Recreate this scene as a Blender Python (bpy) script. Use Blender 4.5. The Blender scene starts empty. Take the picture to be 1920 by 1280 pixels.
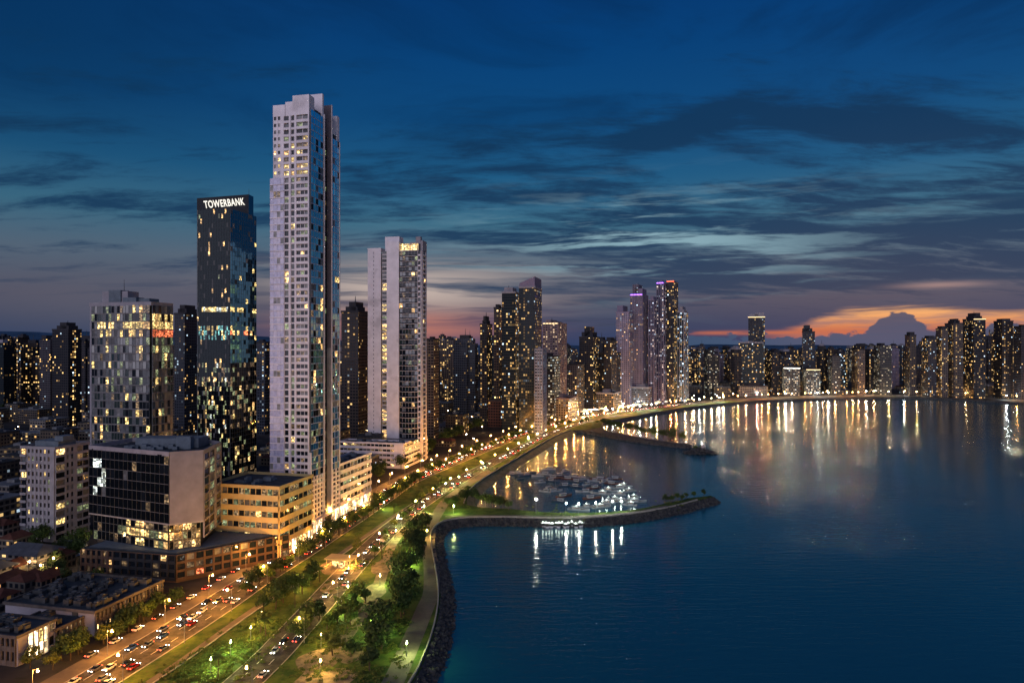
import bpy, math, random
from mathutils import Vector, noise as mnoise
R = random.Random(7)
SC = bpy.context.scene
COL = SC.collection
# ------------------------------------------------------------------ camera
HC, F, HY = 107.0, 1280.0, 645.0        # camera height (m), focal length in photo pixels, horizon row
cd = bpy.data.cameras.new('camera'); cam = bpy.data.objects.new('camera', cd); COL.objects.link(cam)
cam.location = (0, 0, HC); cam.rotation_euler = (math.radians(90), 0, 0)
cd.sensor_width = 36.0; cd.lens = 24.0; cd.shift_y = (HY-640)/1920.0; cd.clip_start = 1.0; cd.clip_end = 40000.0
SC.camera = cam
# ------------------------------------------------------------------ colour management, sampling
SC.view_settings.view_transform = 'Standard'; SC.view_settings.look = 'None'
SC.view_settings.exposure = 0.0; SC.view_settings.gamma = 1.0
SC.render.engine = 'CYCLES'
cy = SC.cycles
cy.max_bounces = 4; cy.diffuse_bounces = 1; cy.glossy_bounces = 2; cy.transmission_bounces = 2; cy.transparent_max_bounces = 8
cy.caustics_reflective = False; cy.caustics_refractive = False
cy.sample_clamp_indirect = 1.2; cy.sample_clamp_direct = 0.0
cy.use_denoising = True; cy.use_light_tree = True

# ------------------------------------------------------------------ node helpers
class NT:
    def __init__(s, tree):
        s.t = tree; s.n = tree.nodes; s.l = tree.links
    def put(s, inp, v):
        if isinstance(v, bpy.types.NodeSocket): s.l.new(v, inp)
        elif isinstance(v, (tuple, list)):
            inp.default_value = tuple(v) + ((1.0,) if len(v) == 3 and inp.type == 'RGBA' else ())
        else: inp.default_value = v
    def m(s, op, a, b=None, c=None, clamp=False):
        n = s.n.new('ShaderNodeMath'); n.operation = op; n.use_clamp = clamp
        for i, v in enumerate((a, b, c)):
            if v is not None: s.put(n.inputs[i], v)
        return n.outputs[0]
    def sm(s, x, a, b, lo=0.0, hi=1.0):
        n = s.n.new('ShaderNodeMapRange'); n.interpolation_type = 'SMOOTHSTEP'
        s.put(n.inputs[0], x); s.put(n.inputs[1], a); s.put(n.inputs[2], b); s.put(n.inputs[3], lo); s.put(n.inputs[4], hi)
        return n.outputs[0]
    def lin(s, x, a, b, lo=0.0, hi=1.0):
        n = s.n.new('ShaderNodeMapRange'); n.clamp = True
        s.put(n.inputs[0], x); s.put(n.inputs[1], a); s.put(n.inputs[2], b); s.put(n.inputs[3], lo); s.put(n.inputs[4], hi)
        return n.outputs[0]
    def gauss(s, x, c, w):
        d = s.m('DIVIDE', s.m('SUBTRACT', x, c), w)
        return s.m('EXPONENT', s.m('MULTIPLY', s.m('MULTIPLY', d, d), -1.0))
    def mix(s, f, a, b, mode='MIX'):
        n = s.n.new('ShaderNodeMix'); n.data_type = 'RGBA'; n.blend_type = mode; n.clamp_factor = True
        s.put(n.inputs[0], f); s.put(n.inputs[6], a); s.put(n.inputs[7], b)
        return n.outputs[2]
    def xyz(s, x, y, z=0.0):
        n = s.n.new('ShaderNodeCombineXYZ'); s.put(n.inputs[0], x); s.put(n.inputs[1], y); s.put(n.inputs[2], z)
        return n.outputs[0]
    def sep(s, v):
        n = s.n.new('ShaderNodeSeparateXYZ'); s.put(n.inputs[0], v); return n.outputs
    def noise(s, vec, scale=1.0, detail=3.0, rough=0.5, dist=0.0, out='Fac'):
        n = s.n.new('ShaderNodeTexNoise'); s.put(n.inputs['Vector'], vec)
        n.inputs['Scale'].default_value = scale; n.inputs['Detail'].default_value = detail
        n.inputs['Roughness'].default_value = rough; n.inputs['Distortion'].default_value = dist
        return n.outputs[out]
    def white(s, vec, out='Value'):
        n = s.n.new('ShaderNodeTexWhiteNoise'); n.noise_dimensions = '3D'; s.put(n.inputs['Vector'], vec)
        return n.outputs[out]
    def ramp(s, f, stops):
        n = s.n.new('ShaderNodeValToRGB'); s.put(n.inputs[0], f); e = n.color_ramp.elements
        while len(e) < len(stops): e.new(0.5)
        for i, (p, c) in enumerate(stops): e[i].position = p; e[i].color = (*c, 1)
        return n.outputs[0]

# ------------------------------------------------------------------ world: dusk sky
W = bpy.data.worlds.new('World'); SC.world = W; W.use_nodes = True
w = NT(W.node_tree); w.n.clear()
tc = w.n.new('ShaderNodeTexCoord'); D = tc.outputs['Generated']
dx, dy, dz = w.sep(D)
az = w.m('MULTIPLY', w.m('ARCTAN2', dx, dy), 57.2958)
el = w.m('MULTIPLY', w.m('ARCSINE', dz), 57.2958)
base = w.ramp(w.m('DIVIDE', el, 90.0, clamp=True), [(0.0, (.022,.048,.125)), (.018, (.035,.056,.120)), (.04, (.085,.085,.130)), (.075, (.095,.140,.195)),
    (.11, (.045,.150,.235)), (.15, (.012,.102,.225)), (.20, (.003,.066,.200)), (.26, (.0008,.050,.185)), (.33, (.0005,.034,.155)), (1.0, (.001,.020,.085))])
lefty = w.sm(az, -38.0, 8.0)                       # the left of the sky is duller, the middle clearer
base = w.mix(w.m('MULTIPLY', w.m('SUBTRACT', 1.0, lefty), .30), base, w.mix(.5, base, (.012,.030,.075)))
zz = w.m('ADD', w.m('MAXIMUM', dz, 0.0), .13)
qx = w.m('DIVIDE', dx, zz); qy = w.m('DIVIDE', dy, zz)
warp = w.noise(w.xyz(qx, qy, 2.0), .9, 3, .5)
q1 = w.xyz(w.m('MULTIPLY', qx, .55), w.m('ADD', w.m('MULTIPLY', qy, 1.3), w.m('MULTIPLY', warp, .7)), 0.0)
big = w.noise(q1, .95, 8, .58, .15)
q2 = w.xyz(w.m('MULTIPLY', qx, 1.1), w.m('ADD', w.m('MULTIPLY', qy, 2.9), w.m('MULTIPLY', warp, .9)), 5.0)
fine = w.noise(q2, 1.9, 9, .66, .25)
hole = w.m('MULTIPLY', w.gauss(az, 17.0, 9.0), w.gauss(el, 13.5, 1.6)) 
hole = w.m('ADD', hole, w.m('MULTIPLY', w.m('MULTIPLY', w.gauss(az, 33.0, 5.0), w.gauss(el, 12.5, 1.5)), .9))
arm = w.m('MULTIPLY', w.m('MULTIPLY', w.sm(az, 6.0, 15.0), w.gauss(w.m('ADD', el, w.m('MULTIPLY', w.m('ABSOLUTE', w.m('SUBTRACT', az, 18.5)), .30)), 18.3, 1.1)), w.m('SUBTRACT', 1.0, w.sm(az, 34.0, 40.0)))
side = w.sm(az, -22.0, 22.0)                       # more cloud towards the right
band = w.m('MULTIPLY', w.sm(el, 1.5, 6.0), w.m('SUBTRACT', 1.0, w.sm(el, 12.0, 21.0)))
wisp = w.m('MULTIPLY', w.gauss(az, 16.0, 15.0), w.gauss(el, 16.0, 4.0))
bias = w.m('ADD', w.m('MULTIPLY', band, w.m('ADD', .06, w.m('MULTIPLY', side, .10))), w.m('MULTIPLY', wisp, .03))
bias = w.m('SUBTRACT', w.m('ADD', bias, w.m('MULTIPLY', arm, .13)), w.m('MULTIPLY', hole, .14))
cl = w.m('ADD', w.m('ADD', w.m('MULTIPLY', big, .50), w.m('MULTIPLY', fine, .56)), bias)
cm = w.sm(cl, .555, .70)
ccol = w.ramp(w.m('DIVIDE', el, 30.0, clamp=True), [(0, (.035,.050,.100)), (.15, (.024,.050,.105)), (.3, (.010,.044,.105)), (.55, (.004,.036,.100)), (1, (.001,.032,.110))])
deep = w.m('MULTIPLY', w.sm(el, 9.0, 22.0), w.m('SUBTRACT', 1.0, w.sm(az, -40.0, -8.0)))
base = w.mix(w.m('MULTIPLY', deep, .65), base, (.0008,.024,.085))
hi = w.m('MULTIPLY', w.sm(w.noise(w.xyz(w.m('MULTIPLY', az, .035), w.m('ADD', w.m('MULTIPLY', el, .11), w.m('MULTIPLY', warp, .8)), 2.0), 1.0, 6, .6, .6), .46, .66), w.sm(el, 12.0, 20.0))
base = w.mix(w.m('MULTIPLY', hi, .55), base, (.0008,.022,.080))
sky = w.mix(w.m('MULTIPLY', cm, .95), base, ccol)
# pale slits of clear sky between the cloud decks, right of the middle
slit = w.sm(w.noise(w.xyz(w.m('MULTIPLY', az, .07), w.m('ADD', w.m('MULTIPLY', el, .80), w.m('MULTIPLY', warp, 1.4)), 9.0), 1.0, 8, .6, .2), .50, .62)
smask = w.m('MULTIPLY', w.gauss(az, 12.0, 13.0), w.gauss(el, 8.2, 3.2))
sky = w.mix(w.m('MULTIPLY', w.m('MULTIPLY', slit, smask), .95, clamp=True), sky, (.26,.43,.50))
# streaked after-glow left of the middle
streak = w.sm(w.noise(w.xyz(w.m('MULTIPLY', az, .05), w.m('ADD', w.m('MULTIPLY', el, 1.0), w.m('MULTIPLY', warp, 1.5)), 3.0), 1.0, 5, .6, .4), .36, .62)
g1 = w.m('MULTIPLY', w.gauss(az, -9.0, 10.0), w.gauss(el, 4.5, 2.1))
sky = w.mix(w.m('MULTIPLY', w.m('MULTIPLY', g1, streak), .95), sky, (.56,.45,.40))
g2 = w.m('MULTIPLY', w.gauss(az, -9.5, 8.5), w.gauss(el, 1.5, 1.3))
sky = w.mix(w.m('MULTIPLY', w.m('MULTIPLY', g2, w.m('ADD', .45, w.m('MULTIPLY', streak, .55))), .95), sky, (.52,.19,.14))
g3 = w.m('MULTIPLY', w.gauss(az, -30.0, 12.0), w.gauss(el, 3.0, 2.4))
sky = w.mix(w.m('MULTIPLY', g3, .55), sky, (.12,.115,.15))
# the orange gap on the right
gapn = w.noise(w.xyz(w.m('MULTIPLY', az, .10), w.m('MULTIPLY', el, 1.1), 1.0), 1.0, 6, .6, .5)
top = w.m('ADD', w.m('ADD', 1.15, w.m('MULTIPLY', w.sm(az, 21.0, 26.5), 1.5)), w.m('MULTIPLY', w.m('SUBTRACT', gapn, .5), 1.6))
top = w.m('SUBTRACT', top, w.m('MULTIPLY', w.sm(az, 30.0, 36.0), .45))
gap = w.m('SUBTRACT', 1.0, w.sm(el, w.m('SUBTRACT', top, .45), w.m('ADD', top, .2)))
gap = w.m('MULTIPLY', gap, w.sm(az, 18.5, 24.0))
thin = w.m('MULTIPLY', w.m('MULTIPLY', w.gauss(el, .90, .16), w.sm(az, 12.0, 17.0)), w.sm(gapn, .38, .48))
ocol = w.mix(w.sm(el, .8, 2.7), (.55,.15,.08), (.95,.45,.17))
och = w.sm(w.noise(w.xyz(w.m('MULTIPLY', az, .22), w.m('MULTIPLY', el, 2.2), 4.0), 1.0, 5, .6, .4), .36, .6)
ocol = w.mix(och, w.mix(.6, ocol, (.22,.15,.18)), ocol)
sky = w.mix(gap, sky, ocol); sky = w.mix(w.m('MULTIPLY', thin, .8), sky, (.55,.15,.08))
pk = w.m('MULTIPLY', w.m('MULTIPLY', w.gauss(az, 32.0, 2.6), w.gauss(el, 4.2, .22)), .6)
sky = w.mix(pk, sky, (.48,.30,.27))
# heaped cumulus bank below the gap
cv = w.n.new('ShaderNodeTexVoronoi'); cv.feature = 'SMOOTH_F1'; cv.inputs['Scale'].default_value = 1.0; cv.inputs['Smoothness'].default_value = .3
w.put(cv.inputs['Vector'], w.xyz(w.m('MULTIPLY', az, .95), w.m('MULTIPLY', el, 1.5), 7.0)); cvd = cv.outputs['Distance']
ball = w.noise(w.xyz(w.m('MULTIPLY', az, 1.3), w.m('MULTIPLY', el, 2.0), 7.0), 1.0, 7, .62, .2)
edge = w.m('ADD', .62, w.m('MULTIPLY', w.m('MULTIPLY', w.sm(az, 27.2, 29.2), w.m('SUBTRACT', 1.0, w.sm(az, 30.2, 31.3))), 1.15))
edge = w.m('ADD', edge, w.m('MULTIPLY', w.sm(az, 24.0, 28.5), .55))
edge = w.m('ADD', edge, w.m('MULTIPLY', w.m('SUBTRACT', .45, cvd), .75))
edge = w.m('ADD', edge, w.m('MULTIPLY', w.m('SUBTRACT', ball, .5), 1.1))
cum = w.m('MULTIPLY', w.m('SUBTRACT', 1.0, w.sm(el, w.m('SUBTRACT', edge, .10), w.m('ADD', edge, .10))), w.sm(az, 4.0, 14.0))
sky = w.mix(w.m('MULTIPLY', cum, .95), sky, w.mix(w.sm(el, 0.0, 2.6), (.035,.085,.165), (.050,.075,.140)))
sky = w.mix(w.sm(el, -.5, -3.0), sky, (.01,.02,.04))
nish = w.n.new('ShaderNodeTexSky'); nish.sky_type = 'NISHITA'; nish.sun_disc = False
nish.sun_elevation = math.radians(1.0); nish.sun_rotation = math.radians(28.0); nish.altitude = 100
b1 = w.n.new('ShaderNodeBackground'); w.put(b1.inputs[0], sky); b1.inputs[1].default_value = 1.0
b2 = w.n.new('ShaderNodeBackground'); w.put(b2.inputs[0], nish.outputs[0]); b2.inputs[1].default_value = 0.0015
ad = w.n.new('ShaderNodeAddShader'); w.l.new(b1.outputs[0], ad.inputs[0]); w.l.new(b2.outputs[0], ad.inputs[1])
wo = w.n.new('ShaderNodeOutputWorld'); w.l.new(ad.outputs[0], wo.inputs[0])
W.cycles.sampling_method = 'MANUAL'; W.cycles.sample_map_resolution = 512

# faint dusk glow from the sky behind the camera (very soft sun)
sl = bpy.data.lights.new('dusk_glow', 'SUN'); sl.energy = 1.85; sl.angle = math.radians(80); sl.color = (.93, .84, 1.0)
so = bpy.data.objects.new('dusk_glow', sl); COL.objects.link(so)
so.rotation_euler = Vector((.30, .93, -.16)).to_track_quat('-Z', 'Y').to_euler()

# ------------------------------------------------------------------ photo-to-ground lookup
def G(px, py, z=0.0):
    Y = F*(HC-z)/(py-HY); return ((px-960)/F*Y, Y, z)
def zat(py, Y): return HC + (HY-py)/F*Y
def dirv(t): return (math.cos(t), -math.sin(t)), (math.sin(t), math.cos(t))
# ------------------------------------------------------------------ mesh builder
class MB:
    def __init__(s): s.v = []; s.f = []; s.m = []; s.uv = []; s.mats = []
    def mi(s, m):
        if m not in s.mats: s.mats.append(m)
        return s.mats.index(m)
    def face(s, pts, m=None, uv=None):
        i = len(s.v); s.v += pts; s.f.append(tuple(range(i, i+len(pts)))); s.m.append(s.mi(m) if m else 0)
        s.uv.append(uv or [(0, 0)]*len(pts))
    def box(s, x0, x1, y0, y1, z0, z1, m=None):
        s.obox((0, 0), (1, 0), (0, 1), x0, x1, y0, y1, z0, z1, m)
    def obox(s, o, d, n, a0, a1, t0, t1, z0, z1, m=None):
        P = lambda a, t, z: (o[0]+d[0]*a+n[0]*t, o[1]+d[1]*a+n[1]*t, z)
        c = [P(a0,t0,z0), P(a1,t0,z0), P(a1,t1,z0), P(a0,t1,z0), P(a0,t0,z1), P(a1,t0,z1), P(a1,t1,z1), P(a0,t1,z1)]
        if (d[0]*n[1]-d[1]*n[0]) * (a1-a0) * (t1-t0) < 0: q = [(0,1,2,3), (7,6,5,4), (4,5,1,0), (5,6,2,1), (6,7,3,2), (7,4,0,3)]
        else: q = [(3,2,1,0), (4,5,6,7), (0,1,5,4), (1,2,6,5), (2,3,7,6), (3,0,4,7)]
        la, lt, lz = abs(a1-a0), abs(t1-t0), abs(z1-z0)
        i = len(s.v); s.v += c; k = s.mi(m) if m else 0
        for j, f in enumerate(q):
            s.f.append(tuple(i+a for a in f)); s.m.append(k)
            if j < 2: s.uv.append([(-9, -9)]*4)
            else: s.uv.append([((a0 if (a in (0,3,4,7)) else a1)+(t0 if a in (0,1,4,5) else t1), c[a][2]) for a in f])
    def prism(s, pts, z0, z1, m=None, top=None):           # footprint counter-clockwise
        u = 0.0; n = len(pts)
        for i in range(n):
            a, b = pts[i], pts[(i+1) % n]; L = math.hypot(b[0]-a[0], b[1]-a[1])
            s.face([(a[0],a[1],z0), (b[0],b[1],z0), (b[0],b[1],z1), (a[0],a[1],z1)], m, [(u,z0),(u+L,z0),(u+L,z1),(u,z1)])
            u += math.ceil(L/3.0)*3.0
        s.face([(p[0],p[1],z1) for p in pts], top or m, [(-9,-9)]*n)
    def cyl(s, x, y, z0, z1, r0, r1, k=8, m=None, cap=True):
        i = len(s.v); t = s.mi(m) if m else 0
        for j in range(k): a = j*2*math.pi/k; s.v.append((x+r0*math.cos(a), y+r0*math.sin(a), z0))
        for j in range(k): a = j*2*math.pi/k; s.v.append((x+r1*math.cos(a), y+r1*math.sin(a), z1))
        for j in range(k): s.f.append((i+j, i+(j+1)%k, i+k+(j+1)%k, i+k+j)); s.m.append(t); s.uv.append([(-9,-9)]*4)
        if cap: s.f.append(tuple(i+k+j for j in range(k))); s.m.append(t); s.uv.append([(-9,-9)]*k)
    def tube(s, a, b, r0, r1, k=6, m=None):
        a, b = Vector(a), Vector(b); d = (b-a).normalized(); u = d.orthogonal().normalized(); v = d.cross(u)
        i = len(s.v); t = s.mi(m) if m else 0
        for c, r in ((a, r0), (b, r1)):
            for j in range(k):
                g = j*2*math.pi/k; s.v.append(tuple(c+u*r*math.cos(g)+v*r*math.sin(g)))
        for j in range(k): s.f.append((i+j, i+(j+1)%k, i+k+(j+1)%k, i+k+j)); s.m.append(t); s.uv.append([(-9,-9)]*4)
        s.f.append(tuple(i+k+j for j in range(k))); s.m.append(t); s.uv.append([(-9,-9)]*k)
    def blob(s, x, y, z, r, rz=None, m=None, k=6, jit=0.0, rr=R):
        rz = rz or r; t = s.mi(m) if m else 0; i = len(s.v); rings = 3
        s.v.append((x, y, z-rz))
        for q in range(1, rings+1):
            p = math.pi*q/(rings+1)
            for j in range(k):
                a = j*2*math.pi/k+q*.4; f = 1+rr.uniform(-jit, jit)
                s.v.append((x+r*f*math.sin(p)*math.cos(a), y+r*f*math.sin(p)*math.sin(a), z-rz*f*math.cos(p)))
        s.v.append((x, y, z+rz)); e = len(s.v)-1
        def ad(f): s.f.append(f); s.m.append(t); s.uv.append([(-9,-9)]*len(f))
        for j in range(k): ad((i, i+1+(j+1)%k, i+1+j)); ad((e, e-k+j, e-k+(j+1)%k))
        for q in range(rings-1):
            for j in range(k):
                b = i+1+q*k; ad((b+j, b+(j+1)%k, b+k+(j+1)%k, b+k+j))
    def mesh(s, name, mat=None):
        me = bpy.data.meshes.new(name); me.from_pydata(s.v, [], s.f)
        for m in (s.mats or [mat]):
            me.materials.append(m)
        if s.mats and len(s.mats) > 1: me.polygons.foreach_set('material_index', s.m)
        ul = me.uv_layers.new(name='UVMap'); ul.data.foreach_set('uv', [c for f in s.uv for p in f for c in p])
        me.update(); return me
    def build(s, name, mat=None, parent=None, smooth=False):
        me = s.mesh(name, mat)
        if smooth: me.polygons.foreach_set('use_smooth', [True]*len(me.polygons))
        return link(name, me, parent)
def link(name, data, parent=None, loc=None, rz=None):
    o = bpy.data.objects.new(name, data); COL.objects.link(o)
    if parent: o.parent = parent
    if loc: o.location = loc
    if rz is not None: o.rotation_euler = (0, 0, rz)
    return o
def tag(o, label=None, cat=None, group=None, kind=None):
    if label: o['label'] = label
    if cat: o['category'] = cat
    if group: o['group'] = group
    if kind: o['kind'] = kind
    return o
def thing(name, loc, rz, label, cat, group=None):
    return tag(link(name, None, None, loc, rz), label, cat, group)
def copy_tree(o, parent=None):
    c = o.copy(); COL.objects.link(c); c.parent = parent
    for ch in list(KIDS.get(o.name, ())): copy_tree(ch, c)
    return c
KIDS = {}
def reg(root):                                   # remembers the children of a prototype
    for o in list(COL.objects):
        if o.parent is root: KIDS.setdefault(root.name, []).append(o); reg(o)

# ------------------------------------------------------------------ materials
def mat(name, col, rough=.8, spec=.3, metal=0.0, var=.15, scale=.4, emis=None, es=0.0, stain=None):
    m = bpy.data.materials.new(name); m.use_nodes = True; t = NT(m.node_tree); b = t.n['Principled BSDF']
    g = t.n.new('ShaderNodeNewGeometry')
    if var:
        nz = t.noise(g.outputs['Position'], scale, 5, .6)
        f = t.lin(nz, .3, .7, 1-var, 1+var)
        mx = t.n.new('ShaderNodeVectorMath'); mx.operation = 'SCALE'; mx.inputs[0].default_value = col; t.put(mx.inputs['Scale'], f)
        c = mx.outputs[0]
        if stain:
            c = t.mix(t.sm(t.noise(g.outputs['Position'], stain[1], 4, .6), .5, .68), c, stain[0])
        t.put(b.inputs['Base Color'], c)
    else: b.inputs['Base Color'].default_value = (*col, 1)
    b.inputs['Roughness'].default_value = rough; b.inputs['Specular IOR Level'].default_value = spec; b.inputs['Metallic'].default_value = metal
    if emis: b.inputs['Emission Color'].default_value = (*emis, 1); b.inputs['Emission Strength'].default_value = es
    m.cycles.emission_sampling = 'NONE'
    return m
def glass(name, col=(.008,.012,.018), rough=.06, ior=1.42, tint=(1,1,1)):
    m = mat(name, col, rough, .5, 0, 0); b = m.node_tree.nodes['Principled BSDF']
    b.inputs['IOR'].default_value = ior; b.inputs['Specular Tint'].default_value = (*tint, 1); return m
def lit(name, col, s, cell=(.85, .75), lo=.05):      # a lit room seen through a pane: lamps, curtains and furniture break it up
    m = bpy.data.materials.new(name); m.use_nodes = True; t = NT(m.node_tree); b = t.n['Principled BSDF']
    g = t.n.new('ShaderNodeNewGeometry'); x, y, z = t.sep(g.outputs['Position'])
    h = t.m('ADD', x, y)
    v = t.xyz(t.m('FLOOR', t.m('DIVIDE', h, cell[0])), t.m('FLOOR', t.m('DIVIDE', z, cell[1])), 0.0)
    a = t.white(v); n2 = t.noise(g.outputs['Position'], .9, 3, .6)
    k = t.m('MULTIPLY', t.m('POWER', a, 2.0), t.lin(n2, .35, .65, .2, 1.6))
    big = t.white(t.xyz(t.m('FLOOR', t.m('DIVIDE', h, 3.7)), t.m('FLOOR', t.m('DIVIDE', z, 4.2)), 3.0))
    k = t.m('MULTIPLY', k, t.lin(big, 0, 1, .35, 1.9))
    t.put(b.inputs['Emission Color'], t.mix(t.white(v, 'Color'), col, tuple(c*q for c, q in zip(col, (1.0, .85, .6)))))
    t.put(b.inputs['Emission Strength'], t.m('ADD', t.m('MULTIPLY', k, s), lo*s))
    b.inputs['Base Color'].default_value = (.02,.022,.025,1); b.inputs['Roughness'].default_value = .12
    m.cycles.emission_sampling = 'NONE'; return m
def glow(name, col, s, sample=False):
    m = mat(name, (.1,.1,.1), .5, .2, 0, 0, emis=col, es=s)
    m.cycles.emission_sampling = 'FRONT' if sample else 'NONE'; return m
def facade(name, wall, wu=3.0, wv=3.3, p=.25, s=6.0, warm=.9, glassc=(.012,.016,.024), fill=(.2,.8,.25,.8), rough=.6, clus=.5, band=0.0, tint=None):
    """wall with a grid of windows, a share of them lit; UVs are metres"""
    m = bpy.data.materials.new(name); m.use_nodes = True; t = NT(m.node_tree); b = t.n['Principled BSDF']
    uvn = t.n.new('ShaderNodeUVMap'); u, v, _ = t.sep(uvn.outputs[0])
    oi = t.n.new('ShaderNodeObjectInfo'); rnd = t.m('MULTIPLY', oi.outputs['Random'], 173.0)
    cu, cv = t.m('DIVIDE', u, wu), t.m('DIVIDE', v, wv)
    fu, fv = t.m('FRACT', cu), t.m('FRACT', cv); iu, iv = t.m('FLOOR', cu), t.m('FLOOR', cv)
    inr = lambda x, a, c: t.m('MULTIPLY', t.m('GREATER_THAN', x, a), t.m('LESS_THAN', x, c))
    win = t.m('MULTIPLY', inr(fu, fill[0], fill[1]), inr(fv, fill[2], fill[3]))
    win = t.m('MULTIPLY', win, t.m('GREATER_THAN', u, -5.0))
    cell = t.xyz(iu, iv, rnd); a = t.white(cell); c2 = t.white(t.xyz(iv, iu, t.m('ADD', rnd, 31.0)))
    cl = t.noise(t.xyz(t.m('MULTIPLY', iu, .22), t.m('MULTIPLY', iv, .16), rnd), 1.0, 2, .5)
    pp = t.m('MULTIPLY', t.lin(cl, .5-.3*clus, .5+.3*clus, 1-clus, 1+clus), p*.85)
    pp = t.m('MULTIPLY', pp, t.lin(t.white(t.xyz(rnd, 3.0, 1.0)), 0, 1, .35, 1.5))
    if band:
        pp = t.m('ADD', pp, t.m('MULTIPLY', t.m('GREATER_THAN', t.white(t.xyz(0.0, iv, rnd)), 1-band), .55))
    stair = t.m('LESS_THAN', t.white(t.xyz(iu, 0.0, t.m('ADD', rnd, 55.0))), .07)
    slabl = t.m('MULTIPLY', t.m('LESS_THAN', fv, .10), t.m('GREATER_THAN', t.white(t.xyz(rnd, 8.0, 1.0)), .5))
    on = t.m('MULTIPLY', t.m('MAXIMUM', t.m('LESS_THAN', a, pp), t.m('MULTIPLY', stair, t.m('LESS_THAN', a, .6))), win)
    wc = t.mix(t.m('GREATER_THAN', c2, warm), t.mix(c2, (1.0,.52,.14), (1.0,.70,.30)), (.62,.82,1.0))
    if tint: wc = t.mix(.5, wc, tint)
    br = t.m('MULTIPLY', t.m('ADD', .06, t.m('POWER', t.white(t.xyz(iu, iv, t.m('ADD', rnd, 7.0))), 3.0)), t.m('MULTIPLY', t.lin(t.white(t.xyz(rnd, 5.0, 2.0)), 0, 1, .4, 1.5), s*.5))
    g = t.n.new('ShaderNodeNewGeometry'); nz = t.lin(t.noise(g.outputs['Position'], .12, 4, .6), .3, .7, .8, 1.2)
    sc = t.n.new('ShaderNodeVectorMath'); sc.operation = 'SCALE'; sc.inputs[0].default_value = tuple(c*.75 for c in wall); t.put(sc.inputs['Scale'], t.m('MULTIPLY', nz, t.m('ADD', t.lin(t.white(t.xyz(rnd, 9.0, 4.0)), 0, 1, .6, 1.4), t.m('MULTIPLY', slabl, 1.3))))
    t.put(b.inputs['Base Color'], t.mix(win, sc.outputs[0], glassc))
    b.inputs['Specular IOR Level'].default_value = .22
    t.put(b.inputs['Roughness'], t.m('ADD', rough, t.m('MULTIPLY', win, .12-rough)))
    t.put(b.inputs['Emission Color'], wc); t.put(b.inputs['Emission Strength'], t.m('MULTIPLY', on, br))
    m.cycles.emission_sampling = 'NONE'; return m
M = {}
M['white'] = mat('painted_white_concrete', (.70,.65,.68), .75, .3, var=.12, scale=.15, stain=((.52,.48,.50), .07))
M['lav'] = mat('lavender_white_panel', (.55,.52,.62), .45, .5, var=.08, scale=.3)
M['lp1'] = mat('lilac_glazed_panel', (.42,.42,.58), .22, .6, var=.25, scale=.5); M['lp2'] = mat('pale_lilac_panel', (.55,.53,.66), .3, .5, var=.2, scale=.5); M['gld'] = mat('deep_blue_coated_glass', (.09,.26,.36), .07, .5, 1.0, 0)
M['dshop'] = mat('dark_shop_render', (.09,.08,.075), .85, .2, var=.35, scale=.3)
M['sconc'] = mat('shaded_slab_concrete', (.17,.165,.17), .8, .3, var=.2)  # darker grey concrete for slab edges and frames
M['conc'] = mat('bare_concrete', (.30,.28,.28), .85, .2, var=.2, scale=.2)
M['greywall'] = mat('grey_render', (.26,.25,.28), .8, .2, var=.15, scale=.2)
M['dimwhite'] = mat('dimmed_white_render', (.27,.26,.28), .85, .2, var=.22, scale=.25)  # white render darkened in colour to stand for the weaker light on it
M['cream'] = mat('cream_render', (.50,.38,.17), .8, .2, var=.12, scale=.2)
M['dark'] = mat('dark_cladding', (.02,.022,.027), .4, .4, var=.2, scale=.5)
M['darkbrown'] = mat('dark_brown_stone', (.06,.035,.025), .6, .3, var=.4, scale=.25)
M['roof'] = mat('roof_gravel', (.035,.045,.055), .9, .2, var=.35, scale=.3)
M['rooflight'] = mat('pale_roof_plant', (.11,.14,.17), .7, .3, var=.2, scale=.4)
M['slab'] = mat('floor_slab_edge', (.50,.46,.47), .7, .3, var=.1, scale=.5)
M['mull'] = mat('mullion_metal', (.10,.11,.12), .4, .5, .4, var=.1)
M['gl'] = glass('dark_window_glass'); M['glb'] = mat('blue_coated_glass', (.34,.86,1.0), .06, .5, 1.0, 0)
M['glk'] = glass('black_reflecting_glass', (.004,.006,.009), .05, 1.32, (.7,.9,1.0))
M['glg'] = glass('green_tinted_glass', (.018,.035,.036), .08, 2.0)
M['curt'] = mat('drawn_curtain_glass', (.10,.11,.12), .3, .5, var=.5, scale=.6)
M['curt2'] = mat('pale_blind_glass', (.19,.19,.19), .3, .5, var=.5, scale=.5)
M['lw'] = lit('warm_lit_room', (1.0,.62,.26), 3.2); M['ly'] = lit('yellow_lit_room', (1.0,.74,.30), 2.6)
M['lc'] = lit('white_lit_room', (.80,.95,1.0), 2.6); M['lg'] = lit('greenish_lit_room', (.55,.70,.42), .55, lo=.12)
M['lr'] = lit('red_lit_room', (1.0,.22,.10), 2.6); M['ld'] = lit('dim_warm_room', (.75,.52,.30), .45, lo=.08)
M['lb'] = lit('blue_green_lit_room', (.25,.85,.95), 1.2)
M['shop'] = lit('bright_shop_window', (1.0,.80,.52), 7.0, cell=(1.6, 2.2))
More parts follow.
